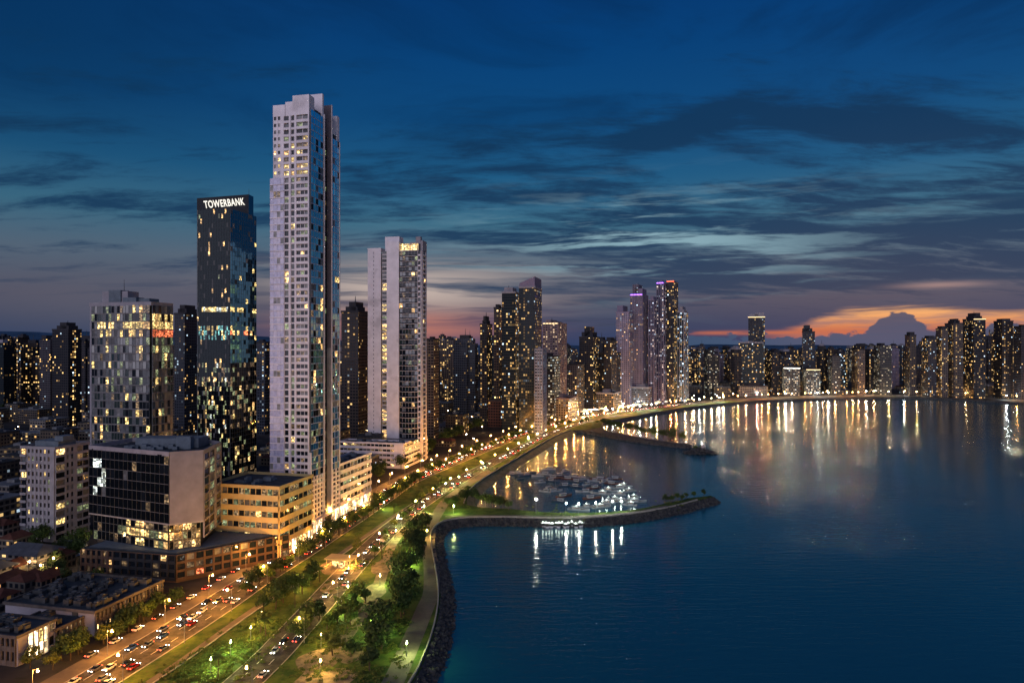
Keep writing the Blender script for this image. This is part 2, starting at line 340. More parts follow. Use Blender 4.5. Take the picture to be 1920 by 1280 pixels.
# ------------------------------------------------------------------ polylines
def smooth(pts, k=6):
    out = []; n = len(pts)
    for i in range(n-1):
        p0, p1, p2, p3 = pts[max(i-1,0)], pts[i], pts[i+1], pts[min(i+2,n-1)]
        for j in range(k):
            t = j/k
            out.append(tuple(.5*((2*p1[c])+(-p0[c]+p2[c])*t+(2*p0[c]-5*p1[c]+4*p2[c]-p3[c])*t*t+(-p0[c]+3*p1[c]-3*p2[c]+p3[c])*t**3) for c in (0, 1)))
    return out+[tuple(pts[-1][:2])]
def offs(pl, d):                       # + is to the right of the direction of travel
    out = []
    for i, p in enumerate(pl):
        a, b = pl[max(i-1,0)], pl[min(i+1,len(pl)-1)]; L = math.hypot(b[0]-a[0], b[1]-a[1]) or 1
        out.append((p[0]+(b[1]-a[1])/L*d, p[1]-(b[0]-a[0])/L*d))
    return out
def plen(pl): return sum(math.hypot(b[0]-a[0], b[1]-a[1]) for a, b in zip(pl, pl[1:]))
def along(pl, s, off=0.0):
    for a, b in zip(pl, pl[1:]):
        L = math.hypot(b[0]-a[0], b[1]-a[1])
        if s <= L and L > 0:
            t = s/L; ux, uy = (b[0]-a[0])/L, (b[1]-a[1])/L
            return a[0]+(b[0]-a[0])*t+uy*off, a[1]+(b[1]-a[1])*t-ux*off, math.atan2(uy, ux)
        s -= L
    return None
def strip(name, pl, d0, d1, z, m, kind='structure', parent=None, zb=None):
    a, b = offs(pl, d0), offs(pl, d1); mb = MB()
    for i in range(len(pl)-1):
        mb.face([(*a[i], z), (*b[i], z), (*b[i+1], z), (*a[i+1], z)], m)
        if zb is not None:
            mb.face([(*b[i], z), (*b[i], zb), (*b[i+1], zb), (*b[i+1], z)], m)
            mb.face([(*a[i], zb), (*a[i], z), (*a[i+1], z), (*a[i+1], zb)], m)
    o = mb.build(name, m, parent)
    if kind: o['kind'] = kind
    return o
from mathutils.geometry import tessellate_polygon
def poly(name, pts, z, m, kind='structure', skirt=None, skm=None):
    mb = MB(); tris = tessellate_polygon([[Vector((p[0], p[1], 0)) for p in pts]])
    for t in tris:
        q = [(pts[i][0], pts[i][1], z) for i in t]
        if (q[1][0]-q[0][0])*(q[2][1]-q[0][1])-(q[1][1]-q[0][1])*(q[2][0]-q[0][0]) < 0: q.reverse()
        mb.face(q, m)
    if skirt is not None:
        for a, b in zip(pts, pts[1:]+pts[:1]): mb.face([(*a[:2], z), (*b[:2], z), (*b[:2], skirt), (*a[:2], skirt)], skm or m)
    o = mb.build(name, m); o['kind'] = kind; return o
def inside(p, pts):
    c = False; j = len(pts)-1
    for i in range(len(pts)):
        a, b = pts[i], pts[j]
        if (a[1] > p[1]) != (b[1] > p[1]) and p[0] < (b[0]-a[0])*(p[1]-a[1])/(b[1]-a[1])+a[0]: c = not c
        j = i
    return c
g2 = lambda L: [G(*p)[:2] for p in L]
# ------------------------------------------------------------------ ground materials
def ground_mat(name, c1, c2, sc=.05, rough=.9, c3=None, spec=.2, bump=.3):
    m = bpy.data.materials.new(name); m.use_nodes = True; t = NT(m.node_tree); b = t.n['Principled BSDF']
    g = t.n.new('ShaderNodeNewGeometry'); P = g.outputs['Position']
    f = t.sm(t.noise(P, sc, 6, .65), .38, .62); c = t.mix(f, c1, c2)
    if c3: c = t.mix(t.sm(t.noise(P, sc*5, 4, .6), .56, .70), c, c3)
    t.put(b.inputs['Base Color'], c); b.inputs['Roughness'].default_value = rough; b.inputs['Specular IOR Level'].default_value = spec
    bp = t.n.new('ShaderNodeBump'); bp.inputs['Strength'].default_value = bump; t.put(bp.inputs['Height'], t.noise(P, 1.5, 4, .6)); bp.inputs['Distance'].default_value = .2
    t.put(b.inputs['Normal'], bp.outputs[0]); return m
MG = ground_mat('city_ground_mix', (.018,.018,.020), (.045,.042,.040), .03, c3=(.012,.022,.010))
MA = ground_mat('asphalt', (.034,.031,.028), (.085,.074,.062), .22, .7, c3=(.022,.020,.018))
MLW = ground_mat('lawn_grass', (.018,.050,.007), (.075,.110,.018), .13, c3=(.075,.065,.03))
MPV = ground_mat('park_paving', (.12,.095,.065), (.26,.20,.13), .3, .8, c3=(.08,.075,.04))
MPR = ground_mat('promenade_paving', (.10,.085,.075), (.15,.125,.10), .1, .8)
MKB = mat('kerb_concrete', (.38,.34,.28), .8, .3, var=.15)
MWH = mat('road_paint', (.75,.72,.66), .7, .3, var=.1)
MRK = ground_mat('rock_stone', (.030,.032,.036), (.085,.083,.075), .4, .8, c3=(.035,.045,.02), bump=.6)
# ------------------------------------------------------------------ coast
cp1 = [(-110,-300), (-62,60), (-44,150)] + g2([(768,1290), (800,1228), (818,1175), (826,1120), (821,1070), (812,1025), (811,1000), (822,984), (845,975), (880,971)])
jet_out = g2([(940,970.5), (1010,972), (1090,972), (1180,965), (1260,951), (1310,938)])
tip = g2([(1336,931.5), (1331,929)])
jet_in = g2([(1295,933), (1240,945), (1180,956), (1090,961), (1010,959), (950,953), (905,951), (872,945)])
basin = g2([(880,922), (905,900), (960,866), (1040,819), (1072,806)])
br2 = g2([(1095,806), (1130,812), (1180,821), (1240,829), (1290,834)]) 
br2b = g2([(1293,832), (1240,826.4), (1190,817.6), (1150,809.5), (1128,801), (1132,790)])
far = g2([(1180,781.5), (1280,764.5), (1400,752.5), (1500,748), (1600,745.5), (1700,744.5), (1760,745.5), (1850,750), (1920,755), (2100,768), (2500,800)])
c_near = smooth(cp1[2:]+jet_out[:1], 5)
COAST = smooth(cp1, 4)[:-1] + smooth([cp1[-1]]+jet_out+tip, 5) + smooth(jet_in, 4) + smooth(basin, 4) + smooth(br2, 4) + smooth(br2b, 4) + smooth(far, 5)
LAND = COAST + [(2600, 900), (9000, 900), (9000, 16000), (-12000, 16000), (-12000, -300)]
poly('city_ground', LAND, 0.0, MG, skirt=-7.0, skm=MRK)
# ------------------------------------------------------------------ water
def water_mat():
    m = bpy.data.materials.new('sea_water'); m.use_nodes = True; t = NT(m.node_tree); b = t.n['Principled BSDF']
    g = t.n.new('ShaderNodeNewGeometry'); P = g.outputs['Position']; x, y, z = t.sep(P)
    b.inputs['Base Color'].default_value = (.008,.095,.135,1); t.put(b.inputs['Roughness'], t.sm(t.noise(t.xyz(t.m('MULTIPLY', x, .004), t.m('MULTIPLY', y, .010)), 1.0, 4, .55), .35, .65, .10, .125)); b.inputs['IOR'].default_value = 1.45
    b.inputs['Specular Tint'].default_value = (.86,.98,1.0,1)
    h = t.m('ADD', t.m('MULTIPLY', t.noise(t.xyz(t.m('MULTIPLY', x, .075), t.m('MULTIPLY', y, .34)), 1.0, 4, .55), 1.0),
            t.m('MULTIPLY', t.noise(t.xyz(t.m('MULTIPLY', x, .5), t.m('MULTIPLY', y, 1.4)), 1.0, 3, .5), .22))
    calm = t.sm(t.noise(P, .006, 3, .5), .35, .7, .55, 1.25)
    bp = t.n.new('ShaderNodeBump'); bp.inputs['Strength'].default_value = 1.0; bp.inputs['Distance'].default_value = .28
    t.put(bp.inputs['Height'], t.m('MULTIPLY', h, calm)); t.put(b.inputs['Normal'], bp.outputs[0]); return m
mb = MB(); ZW = -3.6
mb.face([(-1500,-600,ZW), (14000,-600,ZW), (14000,9000,ZW), (-1500,9000,ZW)])
tag(mb.build('sea_water', water_mat()), kind='structure')
# ------------------------------------------------------------------ hills on the horizon
mh = mat('hazed_wooded_hill', (.045,.10,.17), .95, .1, var=.3, scale=.004)  # blue of the distance haze is put into the hill colour
mb = MB()
pts = []
for i in range(81):
    a = math.radians(-48 + i*1.2); rr = 7200
    k = 1.0 if i < 22 else max(0.0, 1-(i-22)/10)
    h = 95 + 135*k + (22+20*k)*mnoise.noise((i*.23, 3.1, 0)) + 14*mnoise.noise((i*.8, 9.0, 0))
    pts.append((math.sin(a), math.cos(a), max(h, 60)))
for (a, b) in zip(pts, pts[1:]):
    rows = [(7000, 0), (7400, .55), (8200, 1.0), (9500, .0)]
    for (r0, k0), (r1, k1) in zip(rows, rows[1:]):
        mb.face([(a[0]*r0, a[1]*r0, a[2]*k0), (b[0]*r0, b[1]*r0, b[2]*k0), (b[0]*r1, b[1]*r1, b[2]*k1), (a[0]*r1, a[1]*r1, a[2]*k1)])
tag(mb.build('hills', mh, smooth=True), kind='structure')
# ------------------------------------------------------------------ roads and park
AV = smooth([(-165,60)] + g2([(172,1280), (380,1152), (478,1087), (585,1021), (707,941), (766,902), (860,862), (930,833), (985,812), (1035,797), (1080,786), (1150,774.5), (1290,757.5), (1400,747.8), (1500,743.8), (1600,741.8), (1700,741), (1760,741.8), (1850,746), (1925,751), (2150,765)]), 5)
RB = smooth([(-105,90)] + g2([(455,1280), (545,1190), (594,1137), (647,1078), (692,1030), (750,975), (796,940), (855,904), (900,879), (960,848), (1010,822), (1055,804), (1085,794), (1120,785), (1180,776.5)]), 5)
SV = smooth(g2([(270,1285), (345,1235), (480,1139), (600,1064), (692,1000), (752,958), (800,930)]), 5)
PR = smooth(g2([(700,1330), (736,1280), (772,1200), (797,1140), (809,1108), (808,1060), (803,1019), (808,985), (819,965), (840,935), (880,905), (930,876)]), 5)
P1 = smooth(g2([(560,1285), (641,1203), (692,1132), (712,1090), (736,1019), (778,975), (812,962)]), 5)
P2 = smooth(g2([(835,968), (900,966), (1000,966.5), (1090,967), (1180,960.5), (1250,948)]), 4)
iA = [p for p in offs(AV, 8.2)]
ci = [p for p in COAST]
def idx_near(pl, q): return min(range(len(pl)), key=lambda i: (pl[i][0]-q[0])**2+(pl[i][1]-q[1])**2)
pk = [p for p in iA if p[1] > 60]
e = idx_near(ci, g2([(1400,752.5)])[0]); s0 = idx_near(ci, (-44,150))
kend = idx_near(pk, ci[e])
lawn = pk[:kend+1] + list(reversed([(x*1, y) for x, y in ci[s0:e+1]]))
poly('park_lawn', lawn, .03, MLW)
bw_ = ci[idx_near(ci, br2[0]):idx_near(ci, br2b[-2])+1]; poly('breakwater_ground', bw_, .05, MRK)
strip('avenue_road', AV, -8.2, 8.2, .06, MA)
strip('seaside_road', RB, -6.2, 6.2, .06, MA)
strip('service_path', SV, -1.5, 1.5, .06, MPR)
strip('promenade_path', PR, -3.6, 3.6, .07, MPR)
strip('park_path', P1, -2.6, 2.6, .075, MPV)
strip('jetty_path', P2, -1.2, 1.2, .075, MPR)
strip('avenue_kerb', AV, 8.2, 8.6, .19, MKB, zb=0); strip('avenue_kerb', AV, -8.6, -8.2, .19, MKB, zb=0)
strip('seaside_kerb', RB, 6.2, 6.5, .19, MKB, zb=0); strip('seaside_kerb', RB, -6.5, -6.2, .19, MKB, zb=0)
strip('avenue_pavement', AV, -16, -8.6, .15, MPR, zb=0)
strip('median_kerb', SV, 1.5, 1.9, .35, MKB, zb=0)
for nm, pl, ofs in (('avenue_lane_marking', AV, (-4.1, .0, 4.1)), ('seaside_lane_marking', RB, (-2.1, 2.1))):
    mb = MB(); L = min(plen(pl)-4, 900)
    for o_ in ofs:
        s = 0
        while s < L:
            a = along(pl, s, o_); b = along(pl, s+4, o_)
            if a and b:
                ux, uy = math.cos(a[2]), math.sin(a[2]); nx, ny = uy*.09, -ux*.09
                mb.face([(a[0]-nx, a[1]-ny, .075), (a[0]+nx, a[1]+ny, .075), (b[0]+nx, b[1]+ny, .075), (b[0]-nx, b[1]-ny, .075)], MWH)
            s += 10
    mb.build(nm, MWH)['kind'] = 'structure'
for q, (px, py, rx, ry) in enumerate([(598,1238,12,7), (655,1228,8,5), (625,1272,12,6), (700,1110,8,9), (718,1062,9,9), (790,966,10,6), (640,1062,16,9), (628,1100,10,7)]):
    c = G(px, py); pts = []
    for i in range(22):
        a = i*2*math.pi/22; f = 1+.28*mnoise.noise((math.cos(a)*1.3+q, math.sin(a)*1.3, q*2.0))
        pts.append((c[0]+rx*.62*f*math.cos(a), c[1]+ry*1.2*f*math.sin(a)))
    poly('plaza_paving', pts, .065+q*.0012, MPV)
# seawall parapet and rock armour
def wallstrip(name, pl, label, cat, w=.55, h=.95, inset=.7):
    mb = MB(); a, b = offs(pl, -inset-w), offs(pl, -inset)
    for i in range(len(pl)-1):
        A, B, C_, D_ = a[i], b[i], b[i+1], a[i+1]
        mb.face([(*A,h), (*B,h), (*C_,h), (*D_,h)]); mb.face([(*B,h), (*B,0), (*C_,0), (*C_,h)]); mb.face([(*A,0), (*A,h), (*D_,h), (*D_,0)])
    tag(mb.build(name, mat(name+'_concrete', (.34,.31,.26), .85, .2, var=.25, scale=.5)), label, cat)
sg1 = ci[s0:idx_near(ci, jet_out[-1])+1]
i0 = idx_near(ci, jet_in[-1]); i1 = idx_near(ci, basin[-1]); sg2 = ci[i0:i1+1]
wallstrip('seawall', sg1, 'pale low sea wall running along the curved promenade and out along the jetty', 'wall')
wallstrip('seawall', sg2, 'straight pale low wall between the sloped bank and the seaside lawn', 'wall')
def slope(name, pl, wd, m):
    mb = MB(); a, b = offs(pl, -.1), offs(pl, wd)
    for i in range(len(pl)-1): mb.face([(*a[i],-.15), (*b[i],-4.4), (*b[i+1],-4.4), (*a[i+1],-.15)])
    o = mb.build(name, m); o['kind'] = 'structure'
jetall = ci[s0:i0+1]
slope('rock_bank', jetall, 7.0, MRK)
slope('sloped_bank', sg2, 9.0, ground_mat('mossy_bank_stone', (.12,.12,.06), (.20,.18,.10), .2, .85, bump=.6))
i2 = idx_near(ci, br2b[-1]); slope('breakwater_bank', ci[i1:i2+1], 3.0, MRK); slope('shore_bank', ci[i2:], 5.0, MRK)
rk = MB(); rr = random.Random(3)
def rocks(pl, wd, dens, lo, hi, mb=rk):
    L = plen(pl); n = int(L*wd*dens)
    for _ in range(n):
        s = rr.uniform(0, L); t = rr.random(); p = along(pl, s, t*wd)
        if p:
            r = rr.uniform(lo, hi); mb.blob(p[0], p[1], -.15-4.2*t+rr.uniform(-.2,.25), r, r*rr.uniform(.5,.8), MRK, 5, .3, rr)
rocks(ci[s0:idx_near(ci, tip[0])+1], 7.0, .75, .5, 1.15); rocks(ci[idx_near(ci, tip[0]):i0], 5.0, .3, .5, 1.2); rocks(ci[i1:i2], 3.5, .2, .5, 1.1)
rk.build('rock_armour', MRK)['kind'] = 'stuff'

# ------------------------------------------------------------------ near buildings
def solve(C, d, px):
    return ((px-960)*C[1]-C[0]*F)/(F*d[0]-(px-960)*d[1])
def pick(w, rr=R):
    t = rr.random()*sum(x[1] for x in w)
    for k, x in w:
        t -= x
        if t <= 0: return k
    return w[-1][0]
class Bld:
    """local frame: x runs along the camera-facing front, y runs back; origin on the near vertical corner"""
    def __init__(s, name, xc, yb, xl, xr, label, cat='building', theta=13.0, mirror=False):
        s.C = G(xc, yb); th = math.radians(theta); s.th = th; d, n = dirv(th); s.d, s.n = d, n
        if not mirror: s.L = abs(solve(s.C, (-d[0], -d[1]), xl)); s.R = abs(solve(s.C, n, xr)); s.x0, s.x1 = -s.L, 0.0
        else: s.L = abs(solve(s.C, d, xr)); s.R = abs(solve(s.C, n, xl)); s.x0, s.x1 = 0.0, s.L
        s.Y = s.C[1]; s.t = thing(name, (s.C[0], s.C[1], 0), -th, label, cat); s.p = {}; s.panes = []; s.fl = []
    def z(s, py): return zat(py, s.Y)
    def world(s, x, y): return (s.C[0]+s.d[0]*x+s.n[0]*y, s.C[1]+s.d[1]*x+s.n[1]*y)
    def mb(s, k): return s.p.setdefault(k, MB())
    def core(s, x0, x1, y0, y1, z0, z1, m=None, k='wall'): s.mb(k).box(x0, x1, y0, y1, z0, z1, m or M['dark'])
    def pane(s, o, d, n, a0, a1, t, z0, z1, m, jig=.012):
        j = [R.uniform(-jig, jig) for _ in range(4)]
        P = lambda a, tt, z: (o[0]+d[0]*a+n[0]*tt, o[1]+d[1]*a+n[1]*tt, z)
        s.panes.append(([P(a0,t+j[0]*(a1-a0),z0), P(a1,t-j[0]*(a1-a0),z0), P(a1,t-j[0]*(a1-a0)+j[1]*(z1-z0),z1), P(a0,t+j[0]*(a1-a0)+j[1]*(z1-z0),z1)], m))
    def face(s, side, x0=None, x1=None, y0=None, y1=None):
        """frame of a face: origin, direction, outward normal, length"""
        if side == 'front': a, b, y = (s.x0 if x0 is None else x0), (s.x1 if x1 is None else x1), y0 or 0.0; return (a, y), (1, 0), (0, -1), b-a
        if side == 'right': a, b = y0 or 0.0, (s.R if y1 is None else y1); return ((s.x1 if x1 is None else x1), a), (0, 1), (1, 0), b-a
        if side == 'left': a, b = y0 or 0.0, (s.R if y1 is None else y1); return ((s.x0 if x0 is None else x0), b), (0, -1), (-1, 0), b-a
    def fac(s, fr, z0, z1, nf, cols):
        o, d, n, L = fr; h = (z1-z0)/nf
        for f0, f1, typ, kw in cols:
            a0, a1 = f0*L, f1*L; wm = kw.get('m', M['white']); W_ = s.mb('wall'); tt = kw.get('t', .6)
            mats = kw.get('lit', [(M['gl'], 7), (M['curt'], 2), (M['lw'], 1)]); ns = kw.get('n', 1); cw = (a1-a0)/ns
            if typ == 'solid':
                W_.obox(o, d, n, a0, a1, -.05, tt, z0, z1, wm)
                if kw.get('lines'):
                    for k in range(1, nf): W_.obox(o, d, n, a0+.02, a1-.02, tt-.02, tt+.07, z0+k*h-.12, z0+k*h+.12, kw.get('lm', M['slab']))
            elif typ == 'win':
                pw = kw.get('pw', .8); sp = kw.get('sp', .35)
                for q in range(ns+1):
                    c = a0+q*cw; W_.obox(o, d, n, max(a0, c-pw/2), min(a1, c+pw/2), -.05, tt, z0, z1, wm)
                for k in range(nf):
                    zb = z0+k*h; W_.obox(o, d, n, a0+.01, a1-.01, -.04, tt-.12, zb, zb+sp*h, kw.get('sm', wm))
                    for q in range(ns): s.pane(o, d, n, a0+q*cw+pw/2-.02, a0+(q+1)*cw-pw/2+.02, .12, zb+sp*h-.02, zb+h+.02, mats(k/nf, q) if callable(mats) else pick(mats))
            elif typ == 'glass':
                mm = kw.get('mm', M['mull']); lw = kw.get('lw', .14); Q = s.mb('mullion')
                for q in range(ns+1):
                    c = a0+q*cw; Q.obox(o, d, n, max(a0, c-lw/2), min(a1, c+lw/2), tt-.3, tt+.12, z0, z1, mm)
                for k in range(nf):
                    zb = z0+k*h; sh = kw.get('sh', .2); Q.obox(o, d, n, a0+.01, a1-.01, tt-.3, tt+kw.get('sd', .09), zb-sh/2, zb+sh/2, kw.get('slm', mm))
                    for q in range(ns): s.pane(o, d, n, a0+q*cw, a0+(q+1)*cw, tt, zb, zb+h, mats(k/nf, q) if callable(mats) else pick(mats))
            elif typ == 'balc':
                dd = kw.get('d', 1.5); rm = kw.get('rm', M['slab']); rh = kw.get('rh', 1.05); bow = kw.get('bow', 0.0); th = kw.get('th', .35); seg = 7 if bow else 1
                for k in range(nf):
                    zb = z0+k*h; sl = MB(); s.fl.append((kw.get('part', 'balcony'), sl))
                    for g in range(seg):
                        u0, u1 = g/seg, (g+1)/seg; b0, b1 = dd+bow*math.sin(math.pi*u0), dd+bow*math.sin(math.pi*u1)
                        x0, x1 = a0+(a1-a0)*u0, a0+(a1-a0)*u1
                        P = lambda a, t_, z: (o[0]+d[0]*a+n[0]*t_, o[1]+d[1]*a+n[1]*t_, z)
                        sl.face([P(x0,b0,zb), P(x1,b1,zb), P(x1,0,zb), P(x0,0,zb)], kw.get('fm', M['slab']))
                        sl.face([P(x0,0,zb-th), P(x1,0,zb-th), P(x1,b1,zb-th), P(x0,b0,zb-th)], kw.get('fm', M['slab']))
                        sl.face([P(x0,b0,zb-th), P(x1,b1,zb-th), P(x1,b1,zb), P(x0,b0,zb)], kw.get('fm', M['slab']))
                        sl.face([P(x0,b0-.04,zb), P(x1,b1-.04,zb), P(x1,b1-.04,zb+rh), P(x0,b0-.04,zb+rh)], rm)
                        sl.face([P(x1,b1-.10,zb), P(x0,b0-.10,zb), P(x0,b0-.10,zb+rh), P(x1,b1-.10,zb+rh)], rm)
                    sl.face([P(a1,0,zb), P(a1,0,zb+rh), P(a1,dd,zb+rh), P(a1,dd,zb)], rm); sl.face([P(a0,0,zb), P(a0,dd,zb), P(a0,dd,zb+rh), P(a0,0,zb+rh)], rm)
                    for q in range(ns): s.pane(o, d, n, a0+q*cw+.08, a0+(q+1)*cw-.08, .1+bow*.4, zb+.05, zb+h-th-.02, mats(k/nf, q) if callable(mats) else pick(mats))
                for q in range(ns+1):
                    c = a0+q*cw; W_.obox(o, d, n, max(a0, c-.15), min(a1, c+.15), -.05, (dd*.5 if q in (0, ns) else .3)+bow*.4, z0, z1, wm)
    def roof(s, x0, x1, y0, y1, z, par=1.1, m=None, units=6, pm=None):
        r = s.mb('roof'); r.box(x0+.5, x1-.5, y0+.5, y1-.5, z-.2, z+.12, m or M['roof'])
        pm = pm or M['white']
        r.box(x0-.6, x1+.6, y0-.62, y0+.1, z-.3, z+par, pm); r.box(x0-.6, x1+.6, y1-.1, y1+.6, z-.3, z+par, pm)
        r.box(x0-.62, x0+.1, y0+.11, y1-.11, z-.3, z+par-.01, pm); r.box(x1-.1, x1+.62, y0+.11, y1-.11, z-.3, z+par-.01, pm)
        for _ in range(units):
            cx, cy_ = R.uniform(x0+3, x1-3) if x1-x0 > 7 else (x0+x1)/2, R.uniform(y0+3, y1-3) if y1-y0 > 7 else (y0+y1)/2; a, b, hh = R.uniform(.8,2.4), R.uniform(.8,2.0), R.uniform(.9,2.4)
            u = MB(); u.box(cx-a, cx+a, cy_-b, cy_+b, z+.1, z+.1+hh, M['rooflight']); u.cyl(cx, cy_, z+.1+hh, z+.35+hh, b*.6, b*.6, 8, M['mull']); u.build('roof_unit', None, s.t)
    def done(s, wn='window', cap=100):
        for k, b in list(s.p.items())+s.fl: b.build(k, None, s.t)
        def key(p):
            c = [sum(v[i] for v in p[0])/4 for i in range(3)]; wx, wy = s.world(c[0], c[1]); dd = wx*wx+wy*wy+(c[2]-HC)**2
            q = p[0]; area = math.dist(q[0], q[1])*math.dist(q[0], q[3]); return -area/dd
        s.panes.sort(key=key)
        for pts, m in s.panes[:cap]:
            b = MB(); b.face(pts, m); b.build(wn, None, s.t)
        if len(s.panes) > cap:
            b = MB()
            for pts, m in s.panes[cap:]: b.face(pts, m)
            b.build(wn, None, s.t)['kind'] = 'stuff'
        return s.t

# ---- the tall white residential tower
b = Bld('residential_tower', 581, 1003, 508, 635, 'very tall white and blue glass residential tower, the highest building in view', 'tower')
zt = b.z(178); zm = b.z(331); zl = b.z(850); L, Rr = b.L, b.R; h = 3.7
res = [(M['gl'], 7), (M['curt'], 2), (M['curt2'], 1.2), (M['lg'], 1.0), (M['ld'], .5), (M['lw'], .25)]
resb = [(M['gl'], 4), (M['curt'], 2), (M['curt2'], 1), (M['lg'], 2.0), (M['ld'], 1), (M['ly'], .7)]
topl = [(M['ly'], 5), (M['lw'], 2), (M['curt2'], 1.5), (M['gl'], 1.5), (M['ld'], 3)]
def band_t(f, q): return pick(topl) if R.random() < max(.22, 1.0-abs(f-.12)*1.6) else pick(res)
b.core(-L+.5, -.5, .5, Rr*.45, 0, zm, k='core_wall'); b.core(-L*.93+.5, -.5, .5, Rr*.45, zm, zt-6, k='core_wall')
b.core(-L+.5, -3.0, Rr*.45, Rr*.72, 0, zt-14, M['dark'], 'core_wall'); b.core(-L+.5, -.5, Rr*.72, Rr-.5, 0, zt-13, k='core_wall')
fr = b.face('front'); fu = b.face('front', x0=-L*.93); zc = b.z(895)
cols = [(0,.36,'glass',dict(n=4, lit=[(M['lp1'],6),(M['lp2'],6),(M['curt2'],.6),(M['ld'],.15)], sh=.5, sd=.35, slm=M['white'], mm=M['lp2'], lw=.18, t=.9)), (.36,.48,'win',dict(lit=res, pw=.5, sp=.22)), (.48,.53,'solid',dict(t=.9)), (.53,.63,'win',dict(lit=resb, pw=.4, sp=.22)),
        (.63,.67,'solid',dict(t=.9)), (.67,.97,'balc',dict(lit=res, n=3, d=1.0, rm=M['white'], rh=1.25, th=.35)), (.97,1,'solid',dict(t=1.1))]
n1 = int((zm-zc)/h); b.fac(fr, zc, zm, n1, cols)
b.fac(fr, 0, zc, 8, [(0,1,'solid',dict(m=M['white'], lines=1))])
zu = zt-11; n2 = int((zu-zm)/3.7)
b.fac(fu, zm, zu, n2, [(0,.22,'win',dict(lit=band_t, n=2, pw=.9, sp=.5, t=.5)), (.22,.30,'solid',dict(t=.8)), (.30,.45,'balc',dict(lit=band_t, d=1.0, rm=M['white'], rh=1.1)), (.45,.50,'solid',dict(t=1.1)),
    (.50,.60,'balc',dict(lit=band_t, d=.8, rm=M['white'])), (.60,.655,'solid',dict(t=1.1)), (.655,.97,'balc',dict(lit=band_t, n=2, d=1.0, rm=M['white'], rh=1.3)), (.97,1,'solid',dict(t=1.1))])
W_ = b.mb('wall')
W_.box(-L*.93, -L*.62, -.7, 6, zu, zt-4.5, M['white']); W_.box(-L*.62, -L*.42, -.3, 6, zu, zt-3.0, M['white']); W_.box(-L*.42, 0, -.9, 5, zu, zt, M['white'])
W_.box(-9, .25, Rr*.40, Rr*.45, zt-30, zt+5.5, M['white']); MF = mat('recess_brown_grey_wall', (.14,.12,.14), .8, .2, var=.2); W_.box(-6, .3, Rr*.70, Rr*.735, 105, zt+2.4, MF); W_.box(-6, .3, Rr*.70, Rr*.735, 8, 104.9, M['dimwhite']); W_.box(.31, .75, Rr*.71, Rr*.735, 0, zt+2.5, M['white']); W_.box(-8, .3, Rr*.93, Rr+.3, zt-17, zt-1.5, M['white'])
W_.box(-5, .0, Rr*.735, Rr*.93, zt-14, zt-5, M['white'])
# right-hand side: blue curtain wall, a dark recess, a second curtain wall
blue = [(M['glb'], 30), (M['glk'], 3), (M['curt'], 1.2), (M['ly'], .35)]
mid = [(M['glb'], 18), (M['glk'], 4), (M['curt2'], 2.5), (M['curt'], 4), (M['ld'], 2.0), (M['lg'], 1.5), (M['lw'], .7)]
def rb(f, q): return pick(blue) if f > .52 else pick(mid)
zi = zc
ra = b.face('right', y1=Rr*.40); rc = b.face('right', y0=Rr*.735, y1=Rr)
nf = int((zt-8-zi)/3.7)
b.fac(ra, zi, zt-8, nf, [(0,1,'glass',dict(n=5, lit=rb, sh=.38, sd=.15, slm=M['lp1'], lw=.10, mm=M['mull']))])
b.fac(rc, zi, zt-17, nf-2, [(0,1,'glass',dict(n=3, lit=rb, sh=.38, sd=.15, slm=M['lp1'], mm=M['lp1'], lw=.16))])
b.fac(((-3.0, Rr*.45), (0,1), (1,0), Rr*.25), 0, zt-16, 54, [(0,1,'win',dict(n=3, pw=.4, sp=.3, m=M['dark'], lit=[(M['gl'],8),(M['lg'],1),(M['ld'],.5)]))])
zs = 8.0
b.fac(ra, zs, zi, 9, [(0,1,'win',dict(n=4, pw=.7, sp=.3, t=1.0, lit=res))]); b.fac(rc, zs, zi, 9, [(0,1,'win',dict(n=2, pw=.8, sp=.3, t=1.0, lit=res))])
W_.box(-.45, .9, Rr*.44, Rr*.46, 0, zt-6, M['white']); W_.box(-.3, 1.0, Rr-.6, Rr+.1, 0, zt-17, M['white']); W_.box(-.7, 1.05, -.6, .2, 0, zi+14, M['white'])
for fr_ in (ra, rc): b.fac(fr_, 0.3, zs, 1, [(0,1,'glass',dict(n=5, lit=[(M['shop'],3),(M['ly'],1)], mm=M['white'], lw=.7, t=.3))])
b.mb('roof').box(-L*.9, -1, 1, Rr*.40-.2, zu, zu+.5, M['roof']); b.mb('roof').box(-L*.6, -6, 6, Rr*.38, zu, zt-2, M['lav'])
b.mb('canopy').box(-.2, 3.0, 1, Rr*.7, 7.6, 8.1, M['white'])
TW = b.done()

